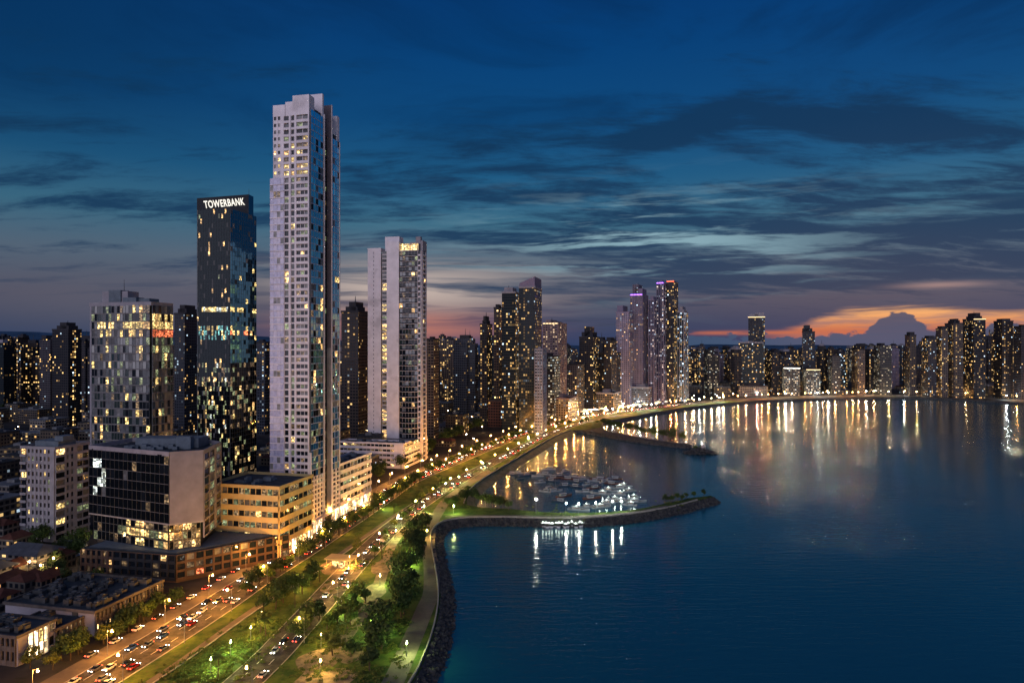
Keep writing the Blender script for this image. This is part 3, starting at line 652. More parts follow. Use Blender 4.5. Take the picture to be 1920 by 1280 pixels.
# ---- black office tower with the lit sign
b = Bld('office_tower', 431, 900, 370, 480, 'black glass office tower with large lit letters along its top', 'tower')
zt = b.z(391); L, Rr = b.L, b.R; b.core(-L+.4, -.4, .4, Rr-.4, 0, zt-.5, k='core_wall')
nf = 58
def tl(f, q):
    if abs(f-.62) < .009: return pick([(M['ly'], 3), (M['glk'], 1), (M['lc'], 1)])
    if abs(f-.535) < .02: return pick([(M['lb'], 2), (M['glk'], 2), (M['ly'], .7), (M['curt'], 1)])
    if f < .42: return pick([(M['glk'], 15), (M['ly'], 1.2), (M['lg'], 3.0), (M['lc'], .5), (M['lw'], .6), (M['ld'], 2), (M['curt'], 2)])
    return pick([(M['glk'], 40), (M['lw'], 1.1), (M['lg'], .6), (M['gl'], 3)])
GB_ = M['glb']; M['glb'] = M['gld']
def tr(f, q):
    if abs(f-.62) < .009: return pick([(M['ly'], 3), (M['glb'], 1)])
    if abs(f-.535) < .012: return pick([(M['lr'], 2), (M['lw'], 2), (M['glb'], 2)])
    if f > .8: return pick([(M['glb'], 16), (M['curt'], 1.5), (M['curt2'], .3), (M['ly'], .2)])
    return pick([(M['glb'], 30), (M['glk'], 1), (M['lg'], .7), (M['ly'], .5)]) if f > .42 else pick([(M['glk'], 14), (M['lg'], 2), (M['ld'], 2), (M['ly'], .6), (M['lw'], .4)])
b.fac(b.face('front'), 0, zt, nf, [(0,1,'glass',dict(n=20, lit=tl, lw=.08, sh=.12, mm=M['dark'], t=.3))])
b.fac(b.face('right'), 0, zt, nf, [(0,1,'glass',dict(n=12, lit=tr, lw=.08, sh=.14, t=.3))])
b.core(-L, -L+.5, -.32, Rr, 0, zt, M['mull'], 'wall')
yq = solve(b.C, b.n, 466); yr = solve(b.C, b.n, 475)     # the sign wall runs diagonally over the notched top
def zpy(py, x, y): return zat(py, b.world(x, y)[1])
zl_, zr_ = zpy(372, -L, 0), zpy(364.5, 0, yq); S_ = b.mb('sign_wall')
wp = [(-L-.1, -.35), (.1, yq), (.1, yr), (-L-.1, Rr-2)]; zz_ = [zl_, zr_, zr_-.5, zl_-.5]
for i in range(4):
    p, q = wp[i], wp[(i+1) % 4]; S_.face([(*p, zt-1.5), (*q, zt-1.5), (*q, zz_[(i+1) % 4]), (*p, zz_[i])], M['dark'] if i != 1 else M['glb'])
S_.face([(*wp[i], zz_[i]) for i in range(4)], M['dark'])
fc = bpy.data.curves.new('sign_lettering', 'FONT'); fc.body = 'TOWERBANK'; fc.size = 8.0; fc.extrude = .25; fc.offset = .14; fc.space_character = 1.1
to = bpy.data.objects.new('sign_font', fc); COL.objects.link(to); bpy.context.view_layer.update()
me = bpy.data.meshes.new_from_object(to); wd = to.dimensions[0]; bpy.data.objects.remove(to); me.materials.append(glow('sign_letter_light', (.95,.90,.78), 1.3))
sl_ = math.hypot(L, yq); ang = math.atan2(yq, L); to = link('sign_lettering', me, b.t); f_ = (sl_*.80)/wd
to.scale = (f_, 1, 1); 
from mathutils import Matrix
to.rotation_euler = (Matrix.Rotation(ang, 3, 'Z') @ Matrix.Rotation(math.radians(90), 3, 'X') @ Matrix.Rotation(math.atan2(zr_-zl_, sl_), 3, 'Z')).to_euler()
to.location = (-L+L*.145+.5*math.sin(ang), yq*.145-.35-.5*math.cos(ang), zl_-7.4)
b.mb('antenna').cyl(-.3, yq+1, zr_, zr_+5, .2, .08, 5, M['mull'])
b.mb('roof').box(-L+1, -1, .8, Rr-1, zt-.4, zt-.1, M['roof'])
b.done()

M['glb'] = GB_
# ---- white twin-slab balcony tower
b = Bld('apartment_tower', 790, 864, 691, 799, 'white apartment tower with two blank slab walls and curved balconies', 'tower')
L, Rr = b.L, b.R; zA, zB, zC = b.z(468), b.z(452), b.z(470)
b.core(-L+.5, -L*.63, 3, Rr-.5, 0, zA-2, k='core_wall'); b.core(-L*.63, -L*.40, .5, Rr, 0, zB-3, k='core_wall'); b.core(-L*.40, -.5, .5, Rr, 0, zC, k='core_wall')
yel = [(M['ly'], 4), (M['lw'], 2), (M['lg'], 1), (M['curt2'], 1)]
def ml(f, q): return pick(yel) if R.random() < .80-.5*f else pick([(M['gl'], 3), (M['ld'], 2), (M['curt'], 2)])
fr = b.face('front')
n = 48; z0 = b.z(838)
b.fac(fr, z0, zA, n, [(0,.25,'solid',dict(t=1.6, lines=1, lm=M['white'])), (.265,.37,'balc',dict(part='loggia', d=.5, lit=ml, rh=.8, n=1))])
W_ = b.mb('wall'); W_.box(-L, -L*.75, -1.6, 8, zA, zA+2.5, M['white']); W_.box(-L*.63, -L*.40, -2.8, 2, 12, zB, M['white']); W_.box(-L*.70, -L*.43, 2.1, 12, zA-20, b.z(441), M['white'])
for k in range(n): W_.box(-L*.895, -L*.88, -1.68, -1.5, z0+(k+.3)*(zA-z0)/n, z0+(k+.75)*(zA-z0)/n, M['greywall'])
bal = [(M['gl'], 9), (M['glg'], 5), (M['curt'], 1.2), (M['curt2'], .4), (M['ld'], 1.0), (M['lw'], .25), (M['lg'], 1.0)]
nb = 36; zb0 = b.z(822)
b.fac(fr, zb0, zC, nb, [(.60,.945,'balc',dict(d=1.2, bow=3.2, n=6, lit=bal, rh=.9, th=.4, rm=M['gl'], m=M['greywall'])), (.945,1.0,'win',dict(n=1, pw=.5, sp=.3, lit=bal, t=1.8))])
W_.box(-L*.40, -L*.06, -1.5, 4, zC, zC+.6, M['white']); W_.box(-L*.25, 0, 5, Rr, zC, b.z(452), M['greywall']); W_.box(-L*.02, .6, 2, Rr, zC, b.z(450), M['greywall'])
b.fac((( -L*.40, 1.5), (1,0), (0,-1), L*.34), zC+.6, zC+7, 1, [(0,1,'glass',dict(n=6, lit=[(M['ly'],4),(M['lw'],1)], lw=.3, mm=M['white']))])
b.core(-L*.40, -L*.06, 1.6, 8, zC+.5, zC+7.3, M['greywall'], 'penthouse')
b.fac(b.face('right'), 0, zC, 46, [(0,.2,'solid',{}), (.2,.8,'balc',dict(part='side_balcony', d=1.5, n=2, lit=bal, rm=M['white'], rh=.9)), (.8,1,'solid',{})])
b.fac(fr, 0, zb0, 6, [(.40,.80,'solid',dict(m=M['white'], t=2.2, lines=1)), (.80,1,'win',dict(n=3, pw=.7, sp=.3, lit=res, t=2.0))])
W_.box(-L*.15, -L*.06, 6, 10, zC+3, zC+14, M['greywall'])
b.roof(-L, -L*.76, -1, 8, zA+2.0, .6, units=1)
b.done()

# ---- glass apartment block on the left
b = Bld('glass_apartment_block', 283, 962, 170, 322, 'greenish glass apartment block with stacked floors and lit upper storeys', 'building')
L, Rr = b.L, b.R; zt = b.z(572); b.core(-L+.4, -.4, .4, Rr-.4, 0, zt-.5, k='core_wall'); nf = 26
def gf(f, q):
    if .84 < f < .92: return pick([(M['ly'], 3), (M['lw'], 2), (M['curt2'], 2), (M['gl'], 3), (M['curt'], 2)])
    return pick([(M['glg'], 7), (M['gl'], 5), (M['curt'], 6), (M['curt2'], 2.2), (M['lg'], 2.6), (M['ld'], 1.6), (M['ly'], .5 if f > .3 else .8), (M['lw'], .2)])
def gr(f, q):
    if .84 < f < .86: return pick([(M['lr'], 3), (M['lw'], 1)])
    if .86 < f < .94: return pick([(M['ly'], 4), (M['lw'], 2), (M['lr'], .6), (M['gl'], 1)])
    if .72 < f < .84: return pick([(M['lg'], 4), (M['curt2'], 4), (M['ly'], .8), (M['glg'], 1)])
    return gf(f, q)
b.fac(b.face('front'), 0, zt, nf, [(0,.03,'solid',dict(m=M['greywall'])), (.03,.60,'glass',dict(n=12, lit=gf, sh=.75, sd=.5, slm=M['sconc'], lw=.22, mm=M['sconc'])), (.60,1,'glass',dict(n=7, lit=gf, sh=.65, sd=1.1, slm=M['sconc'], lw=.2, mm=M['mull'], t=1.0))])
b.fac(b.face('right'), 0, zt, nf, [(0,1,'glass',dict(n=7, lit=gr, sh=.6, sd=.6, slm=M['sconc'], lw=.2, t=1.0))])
b.roof(-L, 0, 0, Rr, zt, 2.2, units=10, pm=M['greywall'])
W_ = b.mb('penthouse'); W_.box(-L*.93, -L*.50, 6, Rr-3, zt, b.z(543), M['greywall']); W_.box(-L*.80, -L*.60, 5, 12, zt, b.z(541), M['rooflight']); W_.box(-L*.50, -L*.12, 5, Rr-5, zt, b.z(558), M['rooflight']); W_.box(-L*.52, -L*.30, 3, 10, zt, b.z(556), M['rooflight']); W_.box(-L*.12, -1, 4, Rr-6, zt, b.z(568), M['greywall'])
b.mb('antenna').cyl(-L*.62, 9, b.z(543), b.z(520), .3, .12, 6, M['mull'])
b.done()

# ---- dark glass office block on its podium
b = Bld('office_block', 318, 1092, 170, 413, 'dark glass office block with a blank white wall panel on a lit podium', 'building', theta=0.0)
zt, zg = 56.6, 25.5
def P5(px, py, z=None): 
    z = zt if z is None else z; Y = F*(HC-z)/(py-HY); return ((px-960)/F*Y-b.C[0], Y-b.C[1])
A5 = P5(318, 853); B5 = P5(168, 840); C5 = P5(381, 849); D5 = P5(413, 833); E5 = P5(290, 818); G5 = P5(168, 824)
main = [B5, A5, C5, D5, (D5[0]-30, D5[1]+22), (B5[0]+6, B5[1]+26)]
def seg(p, q):
    L_ = math.dist(p, q); d = ((q[0]-p[0])/L_, (q[1]-p[1])/L_); return p, d, (d[1], -d[0]), L_
def shrink(pts, k):
    cx = sum(p[0] for p in pts)/len(pts); cy2 = sum(p[1] for p in pts)/len(pts); return [(cx+(p[0]-cx)*k, cy2+(p[1]-cy2)*k) for p in pts]
b.mb('core_wall').prism(shrink(main, .97), zg, zt-.6, M['dark'], M['roof']); b.mb('core_wall').prism(shrink(main, .90), 0, zg, M['dark'], M['roof'])
def dk(f, q):
    if q < 4 and .25 < f < .8 and R.random() < .55 and q > 0: return pick([(M['lc'], 2), (M['ly'], 1)])
    return pick([(M['glk'], 40), (M['gl'], 6), (M['curt'], .8), (M['ld'], .5)])
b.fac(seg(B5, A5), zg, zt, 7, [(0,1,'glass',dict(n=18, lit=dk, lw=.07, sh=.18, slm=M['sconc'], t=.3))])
MW5 = mat('grey_white_panel', (.20,.19,.215), .8, .2, var=.16, scale=.2); b.fac(seg(A5, C5), zg, zt, 7, [(0,1,'solid',dict(m=MW5, t=.5))])
off = [(M['glk'], 6), (M['glg'], 4), (M['curt'], 3), (M['lg'], 3), (M['ld'], 1)]
b.fac(seg(C5, D5), zg-8, zt, 10, [(0,.62,'win',dict(n=2, pw=.5, sp=.15, lit=off, t=.6, m=MW5)), (.62,.68,'solid',dict(t=.8, m=MW5)), (.68,1,'win',dict(n=1, pw=.8, sp=.3, lit=off, t=.6, m=MW5))])
A6 = P5(314, 1008, 19.5); lowm = shrink(main, .93)
b.fac(seg(lowm[0], lowm[1]), 13, zg, 3, [(0,.45,'glass',dict(n=8, lit=[(M['glk'],6),(M['ld'],2),(M['lg'],1)])), (.45,1,'glass',dict(n=9, lit=[(M['ly'],3),(M['lw'],2),(M['ld'],3),(M['lg'],2),(M['glk'],2)], lw=.3, sh=.9, slm=M['dark']))])
b.fac(seg(lowm[1], lowm[2]), 13, zg, 3, [(0,1,'glass',dict(n=7, lit=[(M['ly'],3),(M['lw'],2),(M['ld'],3),(M['lg'],1),(M['glk'],1)], lw=.3, sh=.9, slm=M['dark']))])
b.mb('slab').prism(shrink(main, 1.01), zg-.7, zg+.1, M['conc']); 
# podium
pod = [(-46,10), (3,-.2), (42.5,34), (16,60), (-38,44)]
b.mb('podium').prism(pod, 0, 12.4, M['darkbrown'], M['roof']); pin = shrink(pod, .93); b.mb('podium').prism(pin, 12.4, 13.0, M['roof'], M['rooflight'])
b.fac(seg(pod[0], pod[1]), 1, 12.0, 3, [(0,.35,'win',dict(n=6, pw=1.2, sp=.4, m=M['darkbrown'], lit=[(M['lw'],3),(M['gl'],5),(M['ld'],3)])), (.35,1,'win',dict(n=8, pw=.9, sp=.35, m=M['dark'], lit=[(M['gl'],8),(M['lw'],.8),(M['ld'],1),(M['glk'],3)]))])
b.fac(seg(pod[1], pod[2]), 1, 12.0, 3, [(0,1,'win',dict(n=13, pw=.8, sp=.3, m=M['darkbrown'], lit=[(M['gl'],8),(M['ld'],2),(M['lr'],.15),(M['curt'],1)]))])
for i, (p, q) in enumerate(zip(main, main[1:]+main[:1])):
    o_, d_, n_, L_ = seg(p, q); b.mb('roof').obox(o_, d_, n_, 0, L_, -.4-.01*i, .35+.01*i, zt-.5, zt+1.5, MW5 if i in (1, 2) else M['greywall'])
cx5 = sum(p[0] for p in main)/6; cy5 = sum(p[1] for p in main)/6
b.mb('penthouse').box(cx5-14, cx5+17, cy5-2, cy5+9, zt-.4, zt+4.2, M['rooflight']); b.mb('penthouse').box(cx5+8, cx5+15, cy5-6, cy5-2.2, zt-.4, zt+5.6, M['rooflight'])
for _ in range(14):
    cx_, cy_ = cx5+R.uniform(-22, 20), cy5+R.uniform(-8, -2.5); u = MB(); u.box(cx_-1.2, cx_+1.2, cy_-.9, cy_+.9, zt-.5, zt+R.uniform(.8,1.8), M['rooflight']); u.build('roof_unit', None, b.t)
b.done()

# ---- white block, far left
b = Bld('white_apartment_block', 103, 1016, 41, 166, 'white apartment block with corner balconies beside the dark office block', 'building')
L, Rr = b.L, b.R; zt = b.z(842); b.core(-L+.4, -.4, .4, Rr-.4, 0, zt-.3, M['dark'], 'core_wall')
wa = [(M['gl'], 6), (M['curt'], 3), (M['ly'], .5), (M['lw'], .4), (M['lg'], .8), (M['ld'], .6)]
b.fac(b.face('front'), 0, zt, 12, [(0,.18,'balc',dict(d=1.4, lit=wa, rm=M['dimwhite'], fm=M['dimwhite'], m=M['dimwhite'])), (.18,.9,'win',dict(n=6, pw=1.3, sp=.45, lit=wa, m=M['dimwhite'])), (.9,1,'solid',dict(m=M['dimwhite']))])
b.fac(b.face('right'), 0, zt, 12, [(0,.28,'balc',dict(d=1.2, lit=wa, rm=M['dimwhite'], fm=M['dimwhite'], m=M['dimwhite'])), (.28,.55,'win',dict(n=2, pw=1.3, sp=.4, lit=wa, m=M['dimwhite'])), (.55,.62,'solid',dict(m=M['dimwhite'])), (.62,1,'balc',dict(n=2, d=1.2, lit=wa, rm=M['dimwhite'], fm=M['dimwhite'], m=M['dimwhite']))])
b.roof(-L, 0, 0, Rr, zt, 1.3, units=6, pm=M['dimwhite']); W_ = b.mb('penthouse')
W_.box(-L*.8, -2, 4, Rr*.7, zt, zt+3.6, M['rooflight']); W_.box(-L*.3, L*.0-1, 6, Rr*.6, zt+3.6, zt+6.2, M['rooflight'])
b.done()

# ---- cream car-park podium with five lit decks
b = Bld('parking_building', 523, 1052, 396, 584, 'cream five-storey car park with curved lit decks under the tall tower', 'building')
L, Rr = b.L, b.R; zt = b.z(916); b.core(-L+1, -1, 1, Rr-1, 0, zt-.3, M['dark'], 'core_wall')
pk_ = [(M['gl'], 5), (M['lg'], 4), (M['ld'], 4), (M['ly'], .8), (M['curt'], 2)]
kw = dict(d=.9, rm=M['cream'], fm=M['cream'], m=M['cream'], rh=2.1, th=.6, n=12, lit=pk_)
zd = 8.6
b.fac(b.face('front'), zd, zt, 5, [(0,1,'balc',kw)]); b.fac(b.face('right'), zd, zt, 5, [(0,1,'balc',dict(kw, n=7))])
b.fac(b.face('front'), 0, zd-.7, 2, [(0,1,'win',dict(n=11, pw=.9, sp=.3, m=M['cream'], lit=[(M['ly'],3),(M['lw'],3),(M['gl'],3),(M['ld'],3)]))])
b.fac(b.face('right'), 0, zd-.7, 1, [(0,1,'glass',dict(n=6, lit=[(M['shop'],3),(M['lw'],2),(M['ly'],2)], mm=M['cream'], lw=.9))])
b.roof(-L-.3, .3, -.3, Rr, zt, 1.3, units=9, pm=M['cream'])
b.done()

# ---- podium beside the tall tower along the avenue
b = Bld('podium_building', 636, 968, 600, 694, 'pale five-storey podium along the avenue, right beside the tallest tower', 'building')
L, Rr = b.L, b.R; zt = b.z(872); b.core(-L, -1, .5, Rr-1, 0, zt-.3, M['dark'], 'core_wall')
kw = dict(d=1.2, rm=M['white'], fm=M['white'], m=M['white'], rh=1.9, th=.6, n=9, lit=[(M['gl'], 4), (M['lg'], 2), (M['ld'], 4), (M['lw'], .7), (M['curt'], 2)])
b.fac(b.face('right'), 7, zt, 5, [(0,1,'balc',kw)]); b.fac(b.face('right'), .2, 6.4, 1, [(0,1,'glass',dict(n=8, lit=[(M['shop'],2),(M['lw'],1),(M['gl'],1)], mm=M['white'], lw=.6))])
b.roof(-L, .4, 0, Rr, zt, 1.2, units=5); b.mb('roof_garden').box(-12, -6, 6, 20, zt+.1, zt+.5, M['lg'])  # garden bed glows through its green emissive material, no lamp stands there
b.done()
b = Bld('podium_building', 757, 878, 637, 800, 'long low pale podium building at the foot of the twin-slab tower', 'building')
L, Rr = b.L, b.R; zt = b.z(833); b.core(-L, -1, 1, Rr, 0, zt-.3, M['dark'], 'core_wall')
kw = dict(d=1.2, rm=M['white'], fm=M['slab'], m=M['white'], rh=1.9, th=.5, n=14, lit=[(M['gl'], 4), (M['lw'], 1), (M['ld'], 4), (M['ly'], 1), (M['curt'], 2)])
b.fac(b.face('front'), 0, zt, 5, [(0,.86,'balc',kw), (.86,1,'solid',dict(m=M['white'], lines=1, t=1.4))]); b.fac(b.face('right'), 0, zt, 5, [(0,1,'balc',dict(kw, n=5))])
b.roof(-L, 0, 0, 16, zt, 1.2, units=8)
b.done()
RL_ = M['rooflight']; M['rooflight'] = mat('dull_roof_plant', (.045,.05,.055), .8, .2, var=.4)
# ---- low buildings at the lower left
b = Bld('shop_building', 31, 1250, -60, 102, 'low dark-roofed shop building with one brightly lit front, at the lower left corner', 'shop')
L, Rr = b.L, b.R; zt = 9.8; b.core(-L, -.2, 0, Rr, 0, zt-.2, M['greywall'], 'core_wall')
b.fac(b.face('right'), .3, zt, 2, [(0,.25,'solid',dict(m=M['greywall'])), (.25,.8,'glass',dict(n=4, lit=[(M['shop'],3),(M['ly'],1)], mm=M['greywall'], lw=.5)), (.8,1,'win',dict(n=1, m=M['greywall'], lit=[(M['gl'],2),(M['ld'],1)]))])
b.fac(b.face('front'), .3, zt, 2, [(0,1,'win',dict(n=10, m=M['dshop'], lit=[(M['gl'],6),(M['ld'],1)]))])
b.roof(-L, 0, 0, Rr, zt, .7, units=16, pm=M['dshop'], m=M['dark'])
b.done()
b = Bld('shop_building', 103, 1216, 20, 176, 'low building with a dim greenish front between the lit shop and the long arcade', 'shop')
L, Rr = b.L, b.R; zt = 6.5; b.core(-L, -.2, 0, Rr, 0, zt-.2, M['dshop'], 'core_wall')
b.fac(b.face('right'), .3, zt, 2, [(0,1,'win',dict(n=9, m=M['dshop'], lit=[(M['lg'],3),(M['ld'],2),(M['gl'],3)]))]); b.roof(-L, 0, 0, Rr, zt, .7, units=6, pm=M['dshop'])
b.done()
b = Bld('arcade_building', 178, 1192, 10, 304, 'long two-storey arcade building with a big dark flat roof along the avenue', 'building')
L, Rr = b.L, b.R; zt = 8.6; b.core(-L, -.2, 0, Rr, 0, zt-.2, M['greywall'], 'core_wall')
b.fac(b.face('right'), .3, zt-.6, 2, [(0,1,'win',dict(n=18, pw=1.0, sp=.42, m=M['dshop'], lit=[(M['gl'],5),(M['ld'],2),(M['lw'],.5),(M['curt'],1)]))]); b.roof(-L, 0, 0, Rr, zt, .8, units=60, pm=M['dshop'])
b.done()

M['rooflight'] = RL_
# ------------------------------------------------------------------ where along the avenue a thing stands
def zone(Y):
    for lim, txt in ((255, 'at the bottom edge'), (300, 'opposite the arcade'), (345, 'opposite the dark office block'), (378, 'opposite the cream car park'), (430, 'opposite the tallest tower'),
                     (540, 'just beyond the tallest tower'), (680, 'opposite the twin-slab tower'), (860, 'above the marina'), (1120, 'where the avenue bends'), (1300, 'below the purple-topped towers')):
        if Y < lim: return txt
    return 'along the farthest shore'
# ------------------------------------------------------------------ middle-distance towers
FM = {
 'dk': facade('dark_tower_wall', (.030,.030,.036), 3.0, 3.4, .16, 5.5), 'dk2': facade('dark_brown_tower_wall', (.045,.036,.034), 3.2, 3.3, .19, 5.0, .92),
 'bl': facade('blue_grey_tower_wall', (.030,.038,.055), 3.0, 3.4, .17, 4.5, .72), 'gy': facade('grey_tower_wall', (.065,.060,.068), 3.2, 3.2, .17, 4.5, .75),
 'be': facade('beige_tower_wall', (.12,.095,.08), 3.4, 3.2, .17, 4.5, .9), 'pk': facade('pink_tower_wall', (.30,.22,.22), 3.6, 3.4, .34, 3.2, .9, fill=(.22,.78,.3,.8), tint=(1,.8,.6)),
 'lv': facade('lavender_tower_wall', (.23,.20,.27), 3.4, 3.4, .20, 4.5, .65, fill=(.25,.75,.3,.75)), 'gd': facade('dark_glass_tower_wall', (.015,.022,.028), 2.6, 3.4, .15, 4.0, .85, fill=(.15,.85,.25,.82), glassc=(.01,.02,.03), rough=.5, clus=.8, band=.04),
 'pv': facade('violet_tower_wall', (.085,.08,.13), 3.2, 3.4, .24, 5.0, .6, fill=(.15,.85,.25,.8), tint=(.8,.8,1)), 'wf': facade('bright_office_wall', (.06,.06,.06), 3.0, 3.6, .50, 3.0, .8, fill=(.12,.88,.35,.8), clus=.5, tint=(.9,.95,.8)),
 'lo': facade('low_house_wall', (.10,.085,.07), 3.0, 3.2, .17, 3.0, .85, clus=.9), 'lo2': facade('low_pale_wall', (.17,.155,.14), 3.6, 3.4, .22, 3.0, .8, clus=.9), 'br': facade('red_brown_wall', (.085,.040,.032), 3.4, 3.6, .14, 3.6, .9),
 'cy': facade('teal_glass_wall', (.02,.045,.055), 2.8, 3.5, .24, 4.2, .5, fill=(.08,.92,.18,.88), clus=.6), 'st': facade('white_lit_strip_wall', (.30,.30,.34), 2.4, 3.6, .38, 2.2, .4, fill=(.1,.9,.25,.85), clus=.7),
}
RM = {'roof': M['roof'], 'd': mat('dark_roof_plant', (.035,.035,.042), .8, .2, var=.2), 'l': M['greywall'], 'v': mat('lavender_roof_wall', (.20,.17,.24), .8, .2, var=.1), 'p': mat('pink_roof_wall', (.26,.19,.19), .8, .2, var=.1)}
GLV = glow('violet_roof_light', (.30,.10,1.0), 6.0); GLR = glow('red_beacon', (1.0,.08,.03), 6.0); GLW = glow('warm_roof_light', (1.0,.70,.35), 2.0)
MIDS = []
def tower(name, xl, xc, xr, yb, yt, fm, label, theta=13.0, mirror=False, crown=(), rm='d', cat='tower', fins=0, group=None, spire=None, glowtop=None):
    b = Bld(name, xc, yb, xl, xr, label, cat, theta, mirror); zt = b.z(yt); x0, x1 = b.x0, b.x1; Rr = min(b.R, 45)
    if b.R < 8: Rr = 14
    W_ = MB(); W_.prism([(x0,0), (x1,0), (x1,Rr), (x0,Rr)], 0, zt, FM[fm], RM['roof']); W_.build('wall', None, b.t)
    w_ = x1-x0; r = MB()
    for a, c, z0, z1 in ((x0-.4,x1+.4,-.4,.1), (x0-.4,x1+.4,Rr-.1,Rr+.4)): r.box(a, c, z0, z1, zt-1.0, zt+1.2, RM[rm])
    r.box(x0-.4, x0+.1, .11, Rr-.11, zt-1, zt+1.19, RM[rm]); r.box(x1-.1, x1+.4, .11, Rr-.11, zt-1, zt+1.19, RM[rm])
    r.build('parapet', None, b.t)
    if fins:
        q = MB()
        for k in range(fins+1):
            xx = x0+w_*k/fins; q.box(xx-.35, xx+.35, -.9, .05, 3, zt+1.0, RM[rm])
            yy = Rr*k/fins; sx = x1 if not mirror else x0
            q.box(sx-.05 if not mirror else sx-.9, sx+.9 if not mirror else sx+.05, yy-.3, yy+.3, 3, zt+.9, RM[rm])
        q.build('fin', None, b.t)
    zz_ = zt
    for i, (f0, f1, py) in enumerate(crown):
        z1 = b.z(py); q = MB(); q.prism([(x0+w_*f0, Rr*.15), (x0+w_*f1, Rr*.15), (x0+w_*f1, Rr*.85), (x0+w_*f0, Rr*.85)], zt-.2, z1, FM[fm] if z1-zt > 14 else RM[rm], RM[rm]); q.build('crown', None, b.t); zz_ = max(zz_, z1)
    if not crown and R.random() < .8:
        q = MB(); f0 = R.uniform(.15,.35); q.box(x0+w_*f0, x0+w_*(f0+R.uniform(.3,.45)), Rr*.3, Rr*.7, zt, zt+R.uniform(3,6), RM[rm]); q.build('crown', None, b.t)
    if spire: q = MB(); q.cyl(x0+w_*spire[0], Rr*.5, zz_-1, b.z(spire[1]), .7, .25, 5, M['mull']); q.build('spire', None, b.t)
    if glowtop:
        q = MB(); q.box(x0-.5, x1+.5, -.5, -.42, zt-.9, zt+.6, glowtop); q.build('roof_light', None, b.t)
    if group: b.t['group'] = group
    px0, px1 = min(xl, xc), max(xr, xc); MIDS.append((px0, px1, b.Y)); return b
T = tower
T('tower', 98, 128, 153, 800, 618, 'dk', 'dark high-rise with stepped top between the far left edge and the glass apartment block', crown=[(.15,.9,610), (.35,.75,604)], spire=(.55,600))
T('tower', 150, 160, 172, 790, 640, 'gy', 'narrow grey high-rise hugging the left side of the glass apartment block')
T('tower', 327, 346, 374, 815, 588, 'bl', 'dark blue-grey high-rise between the glass apartment block and the black office tower', crown=[(.1,.95,578), (.3,.8,571)])
T('tower', 640, 672, 692, 838, 584, 'dk2', 'dark brown high-rise with stepped roof and twin masts, between the two white towers', crown=[(.15,.85,574), (.35,.75,565)], spire=(.5,553))
T('tower', 797, 813, 823, 822, 636, 'be', 'narrow beige high-rise with blank wall hugging the right side of the twin-slab tower')
T('tower', 478, 497, 509, 815, 642, 'bl', 'blue-grey high-rise in the gap between the black tower and the tallest tower')
T('tower', 900, 913, 923, 800, 608, 'dk', 'slim dark tower with pointed top, left of the cluster with the slanted glass roof', crown=[(.2,.8,600), (.35,.65,592)], spire=(.5,584))
T('tower', 926, 936, 943, 800, 577, 'dk2', 'very slim dark tower squeezed left of the slanted-roof glass tower', crown=[(.2,.8,570)])
T('tower', 941, 966, 976, 806, 548, 'gd', 'tall dark tower with grey capped top joined to the left of the slanted-roof tower', crown=[(.1,.75,538)], spire=(.3,533), rm='l')
b = T('glass_tower', 973, 1003, 1019, 812, 538, 'gd', 'tall dark glass tower with a slanted wedge-shaped roof', rm='l')
zt = b.z(538); q = MB(); x0, x1 = b.x0+.5, b.x1-.3; Rr = min(b.R, 45)-1; za, zb = b.z(530), b.z(518)
pts = [(x0,.5), (x1,.5), (x1,Rr), (x0,Rr)]; zz_ = [za, zb, zb, za]
for i in range(4):
    j = (i+1) % 4; q.face([(*pts[i], zt-1), (*pts[j], zt-1), (*pts[j], zz_[j]), (*pts[i], zz_[i])], RM['v'])
q.face([(*pts[i], zz_[i]) for i in range(4)], RM['l']); q.build('slanted_roof', None, b.t)
T('tower', 1003, 1017, 1024, 817, 655, 'st', 'slender pale lit tower standing in front of the slanted-roof glass tower', fins=3, rm='l')
T('tower', 1018, 1046, 1070, 785, 606, 'pk', 'pinkish lit apartment tower with a gridded front and bright roof edge', theta=20, crown=[(.1,.45,599), (.6,.8,602)], rm='p', fins=5, spire=(.3,594), glowtop=GLW)
T('tower', 1016, 1040, 1050, 790, 668, 'wf', 'shorter brightly lit glass building in front of the pinkish tower', theta=20)
T('tower', 1066, 1082, 1098, 778, 684, 'gy', 'short grey apartment block right of the pinkish lit tower', theta=20)
T('tower', 1086, 1112, 1128, 770, 632, 'dk', 'dark rounded-top tower in the middle distance with scattered lights', theta=20, crown=[(.1,.9,622), (.3,.7,612)])
T('tower', 1133, 1146, 1156, 768, 640, 'gy', 'grey flat-topped tower left of the purple-topped group', theta=22, crown=[(.2,.8,632)])
T('tower', 1122, 1150, 1170, 766, 662, 'dk', 'lower dark block in front and left of the purple-topped towers', theta=24)
T('tower', 1155, 1180, 1192, 762, 585, 'lv', 'lavender tower with blank side wall, leftmost of the purple-topped group', theta=24, crown=[(.0,.45,572)], rm='v')
T('tower', 1182, 1204, 1219, 760, 552, 'lv', 'stepped lavender tower with violet light on its top', theta=24, crown=[(.1,.6,532), (.3,.95,540)], rm='v', fins=4, glowtop=GLV, spire=(.4,528))
T('tower', 1216, 1226, 1234, 760, 562, 'pv', 'slim violet tower between the two tallest purple-topped towers', theta=24, crown=[(.2,.8,555)], rm='v', fins=2)
T('tower', 1231, 1244, 1254, 758, 530, 'pv', 'tall violet tower with red beacon, second tallest of the purple-topped group', theta=24, rm='v', fins=3, glowtop=GLV, spire=(.2,524))
T('tower', 1251, 1263, 1272, 757, 527, 'dk', 'tall brown-sided tower with flat top, tallest of the purple-topped group', theta=24, rm='v', glowtop=GLR, spire=(.9,523))
